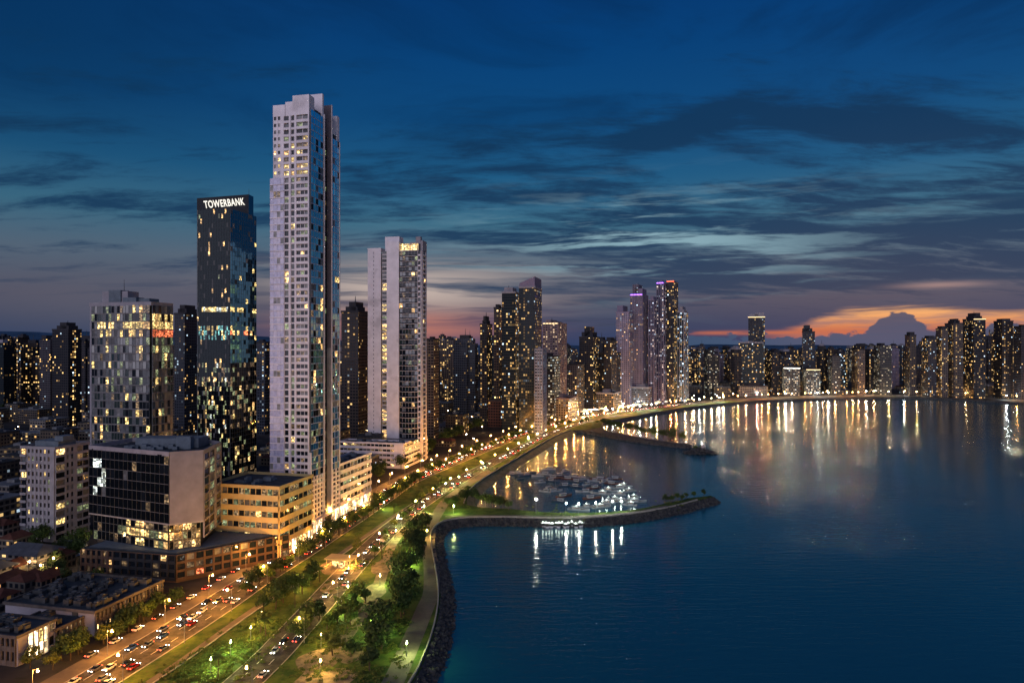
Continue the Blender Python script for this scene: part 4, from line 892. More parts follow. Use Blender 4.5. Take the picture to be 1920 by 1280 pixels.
T('tower', 1270, 1282, 1294, 756, 585, 'cy', 'bluish stepped tower at the right end of the purple-topped group', theta=24, crown=[(.3,.7,574), (.5,.95,580)], fins=3, rm='l')
T('tower', 1385, 1432, 1455, 742, 642, 'gd', 'wide lit office block carrying a blue glass tower above it', theta=20, rm='l')
T('tower', 1403, 1434, 1452, 741, 594, 'bl', 'blue glass tower rising above the wide lit office block on the far shore', theta=20, crown=[(.05,.6,588), (.4,.95,586)], rm='l', glowtop=GLW)
T('tower', 1506, 1528, 1541, 738, 622, 'bl', 'dark tower with curved pointed top on the far shore', theta=20, crown=[(.0,.8,615), (.1,.6,609)])
T('tower', 1706, 1718, 1728, 742, 628, 'be', 'slim brownish tower standing alone right of the cloud peak', theta=10, crown=[(.15,.85,622)])
T('tower', 1740, 1756, 1768, 744, 634, 'gy', 'grey tower with a flat crown, first of the right-hand shore group', theta=8, crown=[(.2,.8,629)])
T('tower', 1766, 1778, 1790, 745, 616, 'be', 'beige tower in the right-hand shore group, second from its left end', theta=8, crown=[(.1,.9,611)])
T('tower', 1788, 1806, 1824, 746, 606, 'be', 'beige tower with domed top in the right-hand shore group', theta=8, crown=[(.2,.8,600), (.35,.65,597)])
T('tower', 1826, 1848, 1871, 747, 598, 'dk', 'tallest tower of the right-hand shore group, dark with a pointed lit crown', theta=6, crown=[(.15,.85,592), (.3,.7,586)], spire=(.5,582), glowtop=GLW)
T('tower', 1879, 1900, 1917, 748, 602, 'dk2', 'dark brown tower with stepped top near the right edge', theta=6, crown=[(.15,.85,597)])
T('tower', 1915, 1930, 1945, 750, 612, 'gy', 'grey tower cut off by the right edge of the photo', theta=6)
T('tower', 1650, 1672, 1692, 741, 648, 'wf', 'broad well-lit white tower left of the slim brownish tower', theta=12, crown=[(.2,.5,643)])
T('tower', 1608, 1622, 1640, 741, 655, 'be', 'beige tower with bright lower floors in the middle of the far shore', theta=12)
T('tower', 1560, 1576, 1590, 741, 668, 'wf', 'short bright office tower on the far shore right of the curved-top tower', theta=14)
T('lit_hall', 1470, 1500, 1507, 742, 690, 'wf', 'low floodlit hall with a bright roof line on the far shore', theta=16, cat='building', glowtop=glow('bright_roof_strip', (1.0,.95,.85), 4.0))
T('lit_hall', 1512, 1538, 1546, 742, 693, 'wf', 'second low floodlit hall with warm roof lamps, right of the first', theta=16, cat='building', glowtop=GLW)
T('pale_building', 1250, 1274, 1286, 751, 711, 'lo2', 'blank white block in front of the purple-topped towers', theta=24, cat='building', rm='l')
T('low_building', 1178, 1216, 1244, 762, 727, 'st', 'long low whitish podium below the purple-topped towers', theta=26, cat='building', rm='l')
T('low_building', 1118, 1150, 1180, 771, 738, 'lo2', 'low pale building on the middle shore left of the whitish podium', theta=26, cat='building', rm='l')
T('low_building', 1024, 1066, 1100, 790, 748, 'lo2', 'low lit hotel block below the pinkish tower', theta=22, cat='building', rm='p')
T('low_building', 915, 990, 1008, 802, 752, 'br', 'low wide red-brown building below the slanted-roof tower', theta=15, cat='building')
T('pale_building', 1792, 1832, 1850, 743.5, 718, 'lo2', 'low white building with blank wall on the right-hand shore', theta=2, cat='building', rm='l')
T('low_building', 1852, 1925, 1960, 744.5, 722, 'lo', 'very long low dark building with a lit roof line at the right edge', theta=0, cat='building', rm='l')
T('low_building', 1385, 1440, 1456, 744, 724, 'lo2', 'low pale base building in front of the wide lit office block', theta=20, cat='building')

# ------------------------------------------------------------------ the city behind: single high-rises and houses
rr = random.Random(21)
SKY = [(-80,630), (90,632), (170,640), (300,648), (480,645), (640,650), (800,636), (850,626), (900,632), (1000,640), (1070,642), (1140,634), (1290,650), (1380,652), (1460,655), (1500,655), (1560,650), (1640,646), (1700,650), (1740,638), (1780,622), (1880,622), (2000,625)]
def skyl(px):
    for (a, ya), (b_, yb_) in zip(SKY, SKY[1:]):
        if a <= px <= b_: return ya+(yb_-ya)*(px-a)/(b_-a)
    return 640
RESV = []
for o in list(COL.objects):
    if o.parent is None and o.type == 'EMPTY': RESV.append((o.location[0], o.location[1], 30 if o.location[1] > 560 else 40))
occ = []
coast_poly = LAND
AVs = AV[::2]
def free(x, y, r, inl):
    if not inside((x, y), LAND): return False
    if any((x-a)**2+(y-b_)**2 < (r+q)**2 for a, b_, q in occ): return False
    if any((x-a)**2+(y-b_)**2 < (r*.6+q)**2 for a, b_, q in RESV): return False
    m = min((x-a)**2+(y-b_)**2 for a, b_ in AVs)
    if m < (r+inl)**2: return False
    i = idx_near(AV, (x, y)); a, b_ = AV[max(i-1,0)], AV[min(i+1,len(AV)-1)]
    return (b_[0]-a[0])*(y-a[1])-(b_[1]-a[1])*(x-a[0]) > 0      # inland of the avenue
def region(px, Y):
    if px < 170: return 'beside the white apartment block' if Y < 420 else 'just behind the white apartment block' if Y < 620 else 'far behind the white apartment block' if Y < 1000 else 'left of the dark stepped high-rise' if Y < 1600 else 'on the left horizon'
    if px < 372: return 'left of the black office tower'
    if px < 510: return 'between the black and tallest towers'
    if px < 692: return 'between the two white towers'
    if px < 900: return 'right of the twin-slab tower' if Y < 1500 else 'right of the twin-slab tower'
    if px < 1075: return 'around the slanted-roof tower'
    if px < 1300: return 'behind the purple-topped group'
    if px < 1400: return 'left of the blue glass tower'
    if px < 1510: return 'left of the curved-top tower'
    if px < 1600: return 'just right of the curved-top tower'
    if px < 1705: return 'in the middle of the far shore'
    return 'in the right-hand shore group'
TONE = {'dk':'dark', 'dk2':'dark brown', 'bl':'blue-grey', 'gy':'grey', 'be':'beige', 'gd':'black glass', 'cy':'teal glass', 'lv':'lavender', 'wf':'brightly lit', 'pv':'violet-grey'}
cache = {}
def bg_mesh(fm, wq, dq, hq, kind, rm, shp=0):
    key = (fm, wq, dq, hq, kind, rm, shp)
    if key in cache: return cache[key]
    W_ = MB(); w_, d_ = wq/2, dq/2; h = hq
    if shp == 0: W_.prism([(-w_,-d_), (w_,-d_), (w_,d_), (-w_,d_)], 0, h, FM[fm], RM['roof'])
    elif shp == 1: W_.prism([(-w_*.6,-d_), (w_*.6,-d_), (w_,-d_*.5), (w_,d_*.5), (w_*.6,d_), (-w_*.6,d_), (-w_,d_*.5), (-w_,-d_*.5)], 0, h, FM[fm], RM['roof'])
    elif shp == 2:
        W_.prism([(-w_,-d_*.6), (-w_*.35,-d_*.6), (-w_*.35,-d_), (w_*.35,-d_), (w_*.35,-d_*.6), (w_,-d_*.6), (w_,d_), (-w_,d_)], 0, h, FM[fm], RM['roof'])
    else:
        W_.prism([(-w_,-d_), (w_*.05,-d_), (w_*.05,d_), (-w_,d_)], 0, h, FM[fm], RM['roof']); W_.prism([(w_*.06,-d_*.8), (w_,-d_*.8), (w_,d_*.8), (w_*.06,d_*.8)], 0, h*.86, FM[fm], RM['roof'])
    a = W_.mesh('wall')
    r = MB()
    if kind == 0: r.box(-w_*.5, w_*.4, -d_*.5, d_*.5, h-.1, h+4, RM[rm]); r.box(-w_*.2, w_*.2, -d_*.3, d_*.3, h+4, h+6.5, RM[rm])
    elif kind == 1:
        r.prism([(-w_*.8,-d_*.8), (w_*.8,-d_*.8), (w_*.8,d_*.8), (-w_*.8,d_*.8)], h-.1, h+7, FM[fm], RM[rm]); r.box(-w_*.45, w_*.45, -d_*.45, d_*.45, h+7, h+12, RM[rm]); r.cyl(0, 0, h+12, h+21, .5, .2, 4, M['mull'])
    elif kind == 2: r.box(-w_*.95, -w_*.1, -d_*.8, d_*.8, h-.1, h+6, RM[rm]); r.box(w_*.3, w_*.8, -d_*.5, d_*.5, h-.1, h+3, RM[rm])
    else:
        for k in range(3): r.box(-w_*(.9-.25*k), w_*(.9-.25*k), -d_*(.9-.25*k), d_*(.9-.25*k), h-.1+k*2.4, h+(k+1)*2.4-.12, RM[rm])
    c = r.mesh('crown'); cache[key] = (a, c); return a, c
tries = 0; nbg = 0
while nbg < 296 and tries < 14000:
    tries += 1
    px = rr.uniform(-40, 1960)
    if px < 900 and rr.random() < .25: px = rr.uniform(0, 170)
    if rr.random() < .30: px = rr.uniform(1290, 1960)
    if px < 1000: Y = rr.choice([rr.uniform(760,1200), rr.uniform(1000,1700), rr.uniform(1500,2600)])
    elif px < 1300: Y = rr.uniform(1000, 2000) if rr.random() < .6 else rr.uniform(1400, 2500)
    else: Y = rr.choice([rr.uniform(1420, 1700), rr.uniform(1600, 2300), rr.uniform(2200, 3300)])
    if px < 170 and Y < 980: continue
    x = (px-960)/F*Y; wq = rr.choice([18,22,26,32]); dq = rr.choice([18,22,26])
    if not free(x, Y, wq*.62, 28): continue
    top = skyl(px)+abs(rr.gauss(0, 14 if px < 1290 else 9))+rr.choice([0,0,10]); H_ = zat(top, Y)
    if H_ < 22: continue
    H_ = round(H_/6)*6
    fm = rr.choice(['dk','dk','dk2','dk2','bl','gy','be','gd','cy'] + (['wf','lv'] if px > 1000 else []) + (['be','gy'] if px > 1700 else [])); kind = rr.randrange(4)
    a, c = bg_mesh(fm, wq, dq, H_, kind, rr.choice(['d','d','l']), rr.randrange(4))
    e_ = ('with plant room', 'with mast', 'with uneven roof', 'with tapering roof')[kind]
    sz = 'low' if H_ < 55 else 'mid-height' if H_ < 95 else 'tall'; wdn = 'slim ' if wq < 20 else 'broad ' if wq > 30 else ''
    reg_ = region(px, Y)
    o = thing('high_rise', (x, Y, 0), rr.uniform(-.5,.5), f'{sz} {wdn}{TONE[fm]} high-rise {e_}, {reg_}', 'tower', 'background high-rises '+reg_)
    link('wall', a, o); link('crown', c, o); occ.append((x, Y, wq*.62)); nbg += 1
# low and mid-rise buildings
def pitched(w_, d_, h, m):
    r = MB(); A = [(-w_-.5,-d_-.5,h), (w_+.5,-d_-.5,h), (w_+.5,d_+.5,h), (-w_-.5,d_+.5,h)]; t = h+d_*.45; r1, r2 = (-w_*.6,0,t), (w_*.6,0,t)
    r.face([A[0],A[1],r2,r1], m); r.face([A[2],A[3],r1,r2], m); r.face([A[1],A[2],r2], m); r.face([A[3],A[0],r1], m); return r.mesh('roof')
MT = [mat('red_tile_roof', (.075,.03,.022), .85, .2, var=.3), mat('grey_sheet_roof', (.07,.075,.085), .6, .3, var=.3), mat('dark_flat_roof', (.03,.033,.036), .9, .2, var=.4), mat('pale_flat_roof', (.13,.14,.15), .8, .2, var=.3)]
lowc = []
for fm in ('lo', 'lo2'):
    for (w_, d_, h, rk_) in ((9,6,6,0), (12,8,9,1), (14,9,14,3), (8,7,5,2), (16,11,19,3), (7,6,7,0), (20,9,8,1), (11,11,24,2)):
        W_ = MB(); W_.prism([(-w_,-d_), (w_,-d_), (w_,d_), (-w_,d_)], 0, h, FM[fm], MT[rk_]); a = W_.mesh('wall')
        if rk_ < 2: c = pitched(w_, d_, h, MT[rk_])
        else:
            r = MB(); r.box(-w_-.2, w_+.2, -d_-.2, d_+.2, h-.4, h+.5, MT[rk_]); r.box(-w_*.4, w_*.1, -d_*.4, d_*.3, h+.5, h+2.6, MT[3]); r.box(w_*.3, w_*.6, d_*.1, d_*.5, h+.5, h+1.5, MT[1]); c = r.mesh('roof')
        lowc.append((a, c, max(w_, d_), h, fm, rk_))
nl = 0; tries = 0
while nl < 285 and tries < 16000:
    tries += 1
    k = rr.random()
    if k < .48: px, Y = rr.uniform(-60, 330), 1/rr.uniform(1/1300, 1/270)
    elif k < .75: px, Y = rr.uniform(300, 1000), rr.uniform(520, 1150)
    elif k < .85: px, Y = rr.uniform(900, 1300), rr.uniform(900, 1400)
    else: px, Y = rr.uniform(1280, 1960), rr.uniform(1400, 1700)
    x = (px-960)/F*Y; a, c, w_, h, fm, rk_ = lowc[rr.randrange(len(lowc))]
    if Y < 420 and h > 15: continue
    if not free(x, Y, w_*1.0, 24): continue
    if any((x-q)**2+(Y-p)**2 < r_**2 for q, p, r_ in ((-150,236,45), (-186,285,42), (-122,352,40), (-175,325,48), (-215,268,30), (-140,400,40), (-262,390,30), (-235,450,35), (-250,560,40), (-240,300,22))): continue
    reg_ = region(px, Y) if Y > 420 else 'among the roofs beside the white apartment block'
    o = thing('house', (x, Y, 0), rr.choice([-.23,-.23,-.23+math.pi/2,.1]), f"{'small' if h < 8 else 'squat' if h < 16 else 'six-storey'} {'brownish' if fm == 'lo' else 'pale'} {('red-tiled','metal-roofed','dark-roofed','pale-roofed')[rk_]} building, {reg_}", 'house', 'low buildings '+reg_)
    link('wall', a, o); link('roof', c, o); occ.append((x, Y, w_)); nl += 1

rr = random.Random(66)
for (px, py, k) in [(6,1068,11), (38,1078,8), (72,1072,3), (108,1064,5), (14,1108,8), (52,1112,13), (88,1104,0), (-8,1140,8), (30,1030,5), (2,1000,8), (128,1040,11), (-20,1090,9)]:
    a, c, w_, h, fm, rk_ = lowc[k]; p = G(px, py)
    o = thing('house', (p[0], p[1], 0), rr.choice([-.23, -.23+math.pi/2]), f"{'small' if h < 8 else 'squat'} {'brownish' if fm == 'lo' else 'pale'} {('red-tiled','metal-roofed','dark-roofed','pale-roofed')[rk_]} building {'just behind the arcade' if py > 1100 else 'midway between arcade and white apartment block' if py > 1060 else 'near the white apartment block'}{', at the left edge' if px < 20 else ''}", 'house', 'low buildings behind the arcade')
    link('wall', a, o); link('roof', c, o); o.scale = (.8, .8, .8 if h > 8 else 1)
# ------------------------------------------------------------------ lamps
BO = glow('sodium_lamp_glass', (1.0,.52,.14), 9); BW = glow('white_lamp_glass', (.90,1.0,.86), 10); BWm = glow('warm_white_lamp_glass', (1.0,.70,.32), 9)
MP = mat('galvanised_pole', (.20,.20,.21), .5, .5, .5, var=.1)
def lamp_proto(name, h, arm, bulb, col, power, rad=.25, double=False, cap=(.34,.12)):
    o = link(name, None); p = MB(); p.cyl(0, 0, 0, h, .13, .08, 6, MP)
    for sgn in ((1,-1) if double else (1,)): p.tube((0,0,h-.1), (sgn*arm,0,h+.35), .06, .05, 5, MP)
    p.build('pole', None, o)
    for sgn in ((1,-1) if double else (1,)):
        q = MB(); q.blob(sgn*arm, 0, h+.32, cap[0], cap[1], bulb, 6); q.build('lamp_head', None, o)
        l = bpy.data.lights.new('lamp_light', 'POINT'); l.energy = power; l.color = col; l.shadow_soft_size = rad
        lo = link('lamp_light', l, o, (sgn*arm, 0, h-.35)); lo.visible_camera = False if False else True
    reg(o); return o
LA = lamp_proto('street_lamp', 9, 1.8, BO, (1.0,.40,.06), 15000)
LB = lamp_proto('street_lamp', 9, 1.8, BO, (1.0,.48,.11), 11000)
LP = lamp_proto('park_lamp', 5, .1, BW, (.80,1.0,.30), 9000, .2, cap=(.22,.16))
LY = lamp_proto('park_lamp', 5, .1, BWm, (1.0,.60,.14), 7000, .2, cap=(.22,.16))
LJ = lamp_proto('jetty_lamp', 9, .1, BW, (.90,1.0,.82), 4500, .3, cap=(.6,.45))
LC = lamp_proto('street_lamp', 8, 1.2, BO, (1.0,.60,.24), 2600, .3)
LCW = lamp_proto('street_lamp', 8, 1.2, BWm, (1.0,.80,.55), 2600, .3)
protos = {}
def place(pr, x, y, rz, label, cat, group, z=0.0, s=1.0):
    c = pr if not protos.get(pr.name) else copy_tree(pr)
    protos[pr.name] = 1
    c.location = (x, y, z); c.rotation_euler = (0, 0, rz); c.scale = (s, s, s); tag(c, label, cat, group); return c
s = 118; k = 0
while s < 1150:
    for side, rot in ((9.6, math.pi), (-9.6, 0)):
        p = along(AV, s+(14 if side > 0 else 0), side)
        if p and p[1] > 170:
            place(LA, p[0], p[1], p[2]-math.pi/2+rot, f"orange street lamp on the {'park' if side > 0 else 'building'} side of the avenue, {zone(p[1])}", 'street lamp', 'orange lamps along the avenue')
    s += 29 if s < 600 else 40; k += 1
s = 120
while s < 1050:
    p = along(RB, s, 7.3)
    if p and p[1] > 200 and s % 1 < 2: place(LB, p[0], p[1], p[2]-math.pi/2+math.pi, f'orange street lamp beside the seaside road, {zone(p[1])}', 'street lamp', 'orange lamps along the seaside road')
    s += 37
for px, py, kk in [q_ for i_, q_ in enumerate([(395,1262,0), (432,1228,0), (345,1262,0), (490,1172,1), (470,1200,1), (520,1130,0), (560,1105,1), (640,1150,0), (655,1200,0), (602,1215,1), (712,1098,0), (700,1035,0), (742,1010,0), (652,1120,0), (680,1250,1), (600,1265,1), (700,1190,0), (735,1130,0),
                   (768,1062,0), (745,985,0), (812,945,0), (860,905,0), (905,878,0), (950,852,0), (850,962,0), (800,1010,1), (630,1068,1), (655,1062,1), (795,962,0), (668,1000,0), (720,955,0), (990,826,0), (1030,812,0), (835,918,0), (762,1230,0), (790,1165,0)]) if i_ % 3 != 2]:
    p = G(px, py); place(LY if kk else LP, p[0], p[1], 0, f"{'warm' if kk else 'whitish'} park lamp on the lawn, {zone(p[1])}", 'park lamp', 'short lamps in the seaside park')
for i, (px, py, sc_) in enumerate([(1005,962,1.0), (1061,964,.8), (1085,965,.8), (1117,963,.8), (1148,960,.8), (1165,957,.7)]):
    p = G(px, py); place(LJ, p[0], p[1], 0, ('tall white lamp standing alone on the jetty beside its trees' if i == 0 else f"white jetty lamp, number {i} of five rightward from the tall one" if False else 'white lamp on the jetty beside the moored boats'), 'jetty lamp', None if i == 0 else 'white lamps beside the moored boats', s=sc_)
# back streets
rr = random.Random(5); n = 0; t_ = 0
while n < 84 and t_ < 3000:
    t_ += 1
    if n < 26: px, Y = rr.uniform(-20, 330), 1/rr.uniform(1/900, 1/300)
    elif n < 56: px, Y = rr.uniform(480, 1000), rr.uniform(560, 1200)
    else: px, Y = rr.uniform(900, 1940), rr.uniform(1100, 1650)
    x = (px-960)/F*Y
    if any((x-a)**2+(Y-b_)**2 < (q+1.5)**2 for a, b_, q in occ) or not inside((x, Y), LAND) or any((x-a)**2+(Y-b_)**2 < 22**2 for a, b_, q in RESV): continue
    i = idx_near(AV, (x, Y)); a, b_ = AV[max(i-1,0)], AV[min(i+1,len(AV)-1)]
    if (b_[0]-a[0])*(Y-a[1])-(b_[1]-a[1])*(x-a[0]) < 0: continue
    w_ = rr.random() < .4; reg_ = region(px, Y)
    place(LCW if w_ else LC, x, Y, rr.uniform(0, 6.28), f"{'whitish' if w_ else 'orange'} back-street lamp {reg_}", 'street lamp', 'back-street lamps '+reg_); n += 1
# far shore lamps: pole and globe are one small mesh here
FAR = []
for nm, col, bs in (('warm', (1.0,.66,.30), 60), ('white', (.85,1.0,1.0), 60), ('orange', (1.0,.45,.12), 60), ('red', (1.0,.14,.06), 40)):
    q = MB(); q.cyl(0, 0, 0, 8, .16, .12, 5, MP); q.blob(0, 0, 8.6, .8, .8, glow(nm+'_shore_lamp_globe', col, bs), 6); me = q.mesh('shore_lamp')
    l = bpy.data.lights.new('lamp_light', 'POINT'); l.energy = 95000 if nm != 'red' else 90000; l.color = col; l.shadow_soft_size = .8; l2 = l.copy(); l2.energy = 35000; FAR.append((nm, me, l, l2))
Lf = plen(AV); s = 940; rr = random.Random(12)
while s < Lf-20:
    of_ = rr.choice([11.5, 11.5, 11.5, -12, -32]); p = along(AV, s, of_)
    if p is None: break
    nm, me, l, l2 = FAR[rr.choices([0,1,2,3], [7,2,6,.7])[0]]; o = link('shore_lamp', me, None, (p[0], p[1], 0)); li = link('lamp_light', l if s > 1080 and of_ > 0 else l2, o, (0,0,8.6))
    tag(o, f"{nm} shore lamp with round globe, {zone(p[1])}, {'left half of the bay' if p[0] < 500 else 'middle of the bay' if p[0] < 800 else 'right part of the bay'}", 'street lamp', 'lamps along the bay shore'); s += rr.uniform(10, 19)
# bright tents and pavilions on the middle shore
MTn = [glow('lit_tent_canvas', (1.0,.78,.45), 1.6), glow('lit_white_tent_canvas', (1.0,.92,.80), 1.8)]
for k in range(26):
    p = along(AV, 905+k*17, -26-rr.uniform(0, 16))
    if not p: continue
    q = MB(); w_ = rr.uniform(3.5, 6); z = 3.6; ap = (0,0,z+2.6); c4 = [(-w_,-w_,z), (w_,-w_,z), (w_,w_,z), (-w_,w_,z)]
    o = thing('market_tent', (p[0], p[1], 0), p[2], f"lit {'cream' if k % 3 else 'white'} peaked tent on the middle shore, {zone(p[1])}", 'tent', 'lit tents beside the avenue')
    for i in range(4): q.face([c4[i], c4[(i+1)%4], ap], MTn[k % 3 == 0])
    q.build('roof', None, o); q = MB()
    for x_, y_, _ in c4: q.cyl(x_*.97, y_*.97, 0, z, .08, .08, 4, MP)
    q.build('post', None, o)
    if k % 3 == 0: link('lamp_light', bpy.data.lights['lamp_light'], o, (0, 0, 3.0))

# ------------------------------------------------------------------ cars
MTy = mat('tyre_rubber', (.015,.015,.015), .8, .2, var=0); MHL = glow('headlight_lens', (1.0,.93,.78), 30); MTL = glow('tail_light_lens', (1.0,.05,.02), 14); MCG = glass('car_glass')
def loft(sec, m):
    q = MB(); n = len(sec[0])
    for a, b_ in zip(sec, sec[1:]):
        for i in range(n): j = (i+1) % n; q.face([a[i], b_[i], b_[j], a[j]], m)
    q.face(list(reversed(sec[0])), m); q.face(list(sec[-1]), m); return q
def car_proto(name, cn, col, bus=False):
    o = link(name, None); m = mat(cn+'_car_paint', col, .25, .6, .2, var=0)
    L_, w_, h1, h2 = (5.5, 1.25, 1.1, 3.0) if bus else (2.2, .9, .86, 1.45)
    def ring(x, w, z0, z1): return [(x,-w,z0), (x,w,z0), (x,w*1.02,(z0+z1)/2), (x,w*.93,z1), (x,-w*.93,z1), (x,-w*1.02,(z0+z1)/2)]
    if bus: loft([ring(-L_,w_*.95,.45,h2-.15), ring(-L_+.2,w_,.4,h2), ring(L_-.3,w_,.4,h2), ring(L_,w_*.95,.5,h2-.4)], m).build('body', None, o)
    else: loft([ring(-L_,w_*.85,.42,.80), ring(-L_*.93,w_*.97,.3,.9), ring(-L_*.5,w_,.24,.93), ring(L_*.35,w_,.24,.90), ring(L_*.8,w_*.95,.26,.76), ring(L_,w_*.8,.4,.62)], m).build('body', None, o)
    if bus:
        q = MB(); q.box(-L_+.4, L_-.5, -w_-.02, w_+.02, 1.5, 2.5, M['ly']); q.box(L_-.02, L_+.03, -1.0, 1.0, 1.4, 2.4, MCG); q.build('window', None, o)
    else:
        loft([ring(-L_*.72,w_*.80,.88,.92), ring(-L_*.5,w_*.80,.88,1.40), ring(0,w_*.80,.88,h2), ring(L_*.12,w_*.80,.88,1.42), ring(L_*.42,w_*.82,.86,.90)], MCG).build('window', None, o)
        q = MB(); q.box(-L_*.46, L_*.08, -w_*.7, w_*.7, 1.38, 1.49, m); q.build('roof', None, o)
    for x_ in (-L_*.62, L_*.62):
        for y_ in (-w_, w_):
            q = MB(); r = .5 if bus else .33; q.tube((x_, y_-.1, r), (x_, y_+.1, r), r, r, 10, MTy); q.tube((x_, y_+.1, r), (x_, y_-.1, r), r, r, 10, MTy); q.build('wheel', None, o)
    for y_ in (-w_*.66, w_*.66):
        q = MB(); q.blob(L_-.04, y_, .66, .17, .12, MHL, 6); q.build('headlight', None, o)
        q = MB(); q.box(-L_-.04, -L_+.1, y_-.2, y_+.2, .66, .84, MTL); q.build('tail_light', None, o)
    reg(o); return o
CARS = [(car_proto('car', n_, c_), n_) for n_, c_ in (('silver', (.45,.46,.48)), ('white', (.75,.75,.73)), ('black', (.02,.02,.022)), ('red', (.35,.02,.02)), ('blue', (.03,.07,.22)), ('grey', (.14,.14,.15)))]
BUS = car_proto('bus', 'pale_bus', (.55,.5,.4), True)
rr = random.Random(40); ncar = 0
def lane(pl, s0, s1, off, fwd, gap, road):
    global ncar
    s = s0+rr.uniform(0, 10)
    while s < s1:
        p = along(pl, s, off)
        if p is None: break
        if p[1] > 185 and ncar < 285:
            pr, cn = CARS[rr.randrange(6)]; bus = rr.random() < .035
            if bus: pr, cn = BUS, 'pale'
            place(pr, p[0], p[1], p[2]+(0 if fwd else math.pi), f"{cn} {'bus' if bus else 'car'} {'with red tail lights' if fwd else 'with bright headlights'} on the {road}, {zone(p[1])}", 'bus' if bus else 'car', f'traffic on the {road}', z=.08); ncar += 1
        s += gap*rr.choice([.55,.7,1,1,1.6,2.2])
lane(AV, 100, 1250, 1.8, True, 15, 'avenue'); lane(AV, 100, 1300, -1.7, False, 11, 'avenue'); lane(AV, 100, 520, -5.6, False, 16, 'avenue'); lane(AV, 100, 560, 5.6, True, 20, 'avenue')
lane(RB, 110, 900, 0, False, 14, 'seaside road'); lane(RB, 110, 700, 4.1, True, 26, 'seaside road')
# parked cars
for k in range(9):
    p = G(40+k*13, 1046-k*.5); pr, cn = CARS[rr.randrange(6)]; place(pr, p[0], p[1], 1.2, f'{cn} car parked on the dark lot below the office block', 'car', 'cars parked on the lot by the dark office block', z=.02)
for k in range(12):
    s = 175+k*11; p = along(AV, s, -15.0); pr, cn = CARS[rr.randrange(6)]
    if p: place(pr, p[0], p[1], p[2], f'{cn} car parked by the pavement of the avenue, {zone(p[1])}', 'car', 'cars parked beside the avenue pavement', z=.17)

# ------------------------------------------------------------------ trees
MLf = [mat('leaf_green_dark', (.030,.050,.014), .8, .2, var=.5, scale=.8), mat('leaf_green_mid', (.050,.085,.018), .8, .2, var=.5, scale=.8), mat('leaf_green_yellow', (.085,.100,.020), .8, .2, var=.5, scale=.8)]
MBk = mat('tree_bark', (.06,.045,.032), .9, .1, var=.3)
def tree_proto(name, seed, h, r, m, dens=1.0, flat=.75):
    q = random.Random(seed); o = link(name, None); t = MB(); th = h*.42
    bend = (q.uniform(-.3,.3), q.uniform(-.3,.3)); t.tube((0,0,-.2), (bend[0],bend[1],th), .26, .17, 6, MBk); c = MB()
    cl = []
    for i in range(9):
        a = i*2.4+q.uniform(-.5,.5); d = r*q.uniform(.25,.78); z = h*.55+q.uniform(-.12,.30)*h*flat; cl.append((math.cos(a)*d, math.sin(a)*d, z, r*q.uniform(.30,.50)))
        t.tube((bend[0],bend[1],th*q.uniform(.75,1)), (cl[-1][0]*.8,cl[-1][1]*.8,z-.3), .09, .04, 4, MBk)
    cl.append((0,0,h*.80,r*.45)); cl.append((0,0,h*.62,r*.5))
    for (x, y, z, rr_) in cl:
        for _ in range(int(46*dens)):
            v = Vector((q.gauss(0,1), q.gauss(0,1), q.gauss(0,.8))); v.normalize(); v *= rr_*q.uniform(.55,1.12)
            p = Vector((x, y, z))+v; nn = (v.normalized()+Vector((q.uniform(-.7,.7), q.uniform(-.7,.7), q.uniform(-.4,.9)))).normalized(); u = nn.orthogonal().normalized(); w2 = nn.cross(u); s_ = q.uniform(.16,.36)
            c.face([tuple(p+u*s_*1.4), tuple(p+w2*s_), tuple(p-u*s_*1.4), tuple(p-w2*s_)], m)
    t.build('trunk', None, o); c.build('crown', None, o); reg(o); return o
def palm_proto(seed, h):
    q = random.Random(seed); o = link('palm_tree', None); t = MB(); lean = q.uniform(-.5,.5)
    t.tube((0,0,-.1), (lean*.4,0,h*.5), .2, .16, 6, MBk); t.tube((lean*.4,0,h*.5), (lean,0,h), .16, .12, 6, MBk); c = MB()
    for k in range(15):
        a = k*2.4; e_ = q.uniform(-.2,.8); prev = Vector((lean,0,h)); dr = Vector((math.cos(a)*math.cos(e_), math.sin(a)*math.cos(e_), math.sin(e_))); sd = Vector((-math.sin(a), math.cos(a), 0)); wv = .08
        for j in range(5):
            nx = prev+dr*.62; dr = (dr+Vector((0,0,-.34))).normalized(); w2 = (.34,.42,.36,.24,.03)[j]
            c.face([tuple(prev-sd*wv), tuple(nx-sd*w2-Vector((0,0,.12))), tuple(nx), tuple(prev)], MLf[1]); c.face([tuple(prev), tuple(nx), tuple(nx+sd*w2-Vector((0,0,.12))), tuple(prev+sd*wv)], MLf[1]); prev = nx; wv = w2
    t.build('trunk', None, o); c.build('crown', None, o); reg(o); return o
TR = [tree_proto('tree', 1, 8, 3.6, MLf[0], 1.3), tree_proto('tree', 2, 9.5, 4.4, MLf[0], 1.5), tree_proto('tree', 3, 6.5, 3.0, MLf[1]), tree_proto('tree', 4, 7.5, 3.4, MLf[2], 1.1), tree_proto('tree', 5, 8.5, 4.6, MLf[1], 1.5, .5), tree_proto('tree', 6, 5.2, 2.4, MLf[1], .9)]
TD = ['dark rounded tree', 'tall dark broad tree', 'small mid-green tree', 'yellow-green loose tree', 'wide flat-crowned tree', 'very small bushy tree']
PM = [palm_proto(1, 8), palm_proto(2, 6.5)]
rr = random.Random(77); ntree = 0
def tree(x, y, k=None, where='', grp='trees', s=None):
    global ntree
    if ntree > 294: return
    k = rr.choice([0,0,1,2,4,5]) if k is None else k
    place(TR[k], x, y, rr.uniform(0, 6.28), f'{TD[k]} {where}, {zone(y)}', 'tree', grp, s=s or rr.uniform(.75, 1.25)); ntree += 1
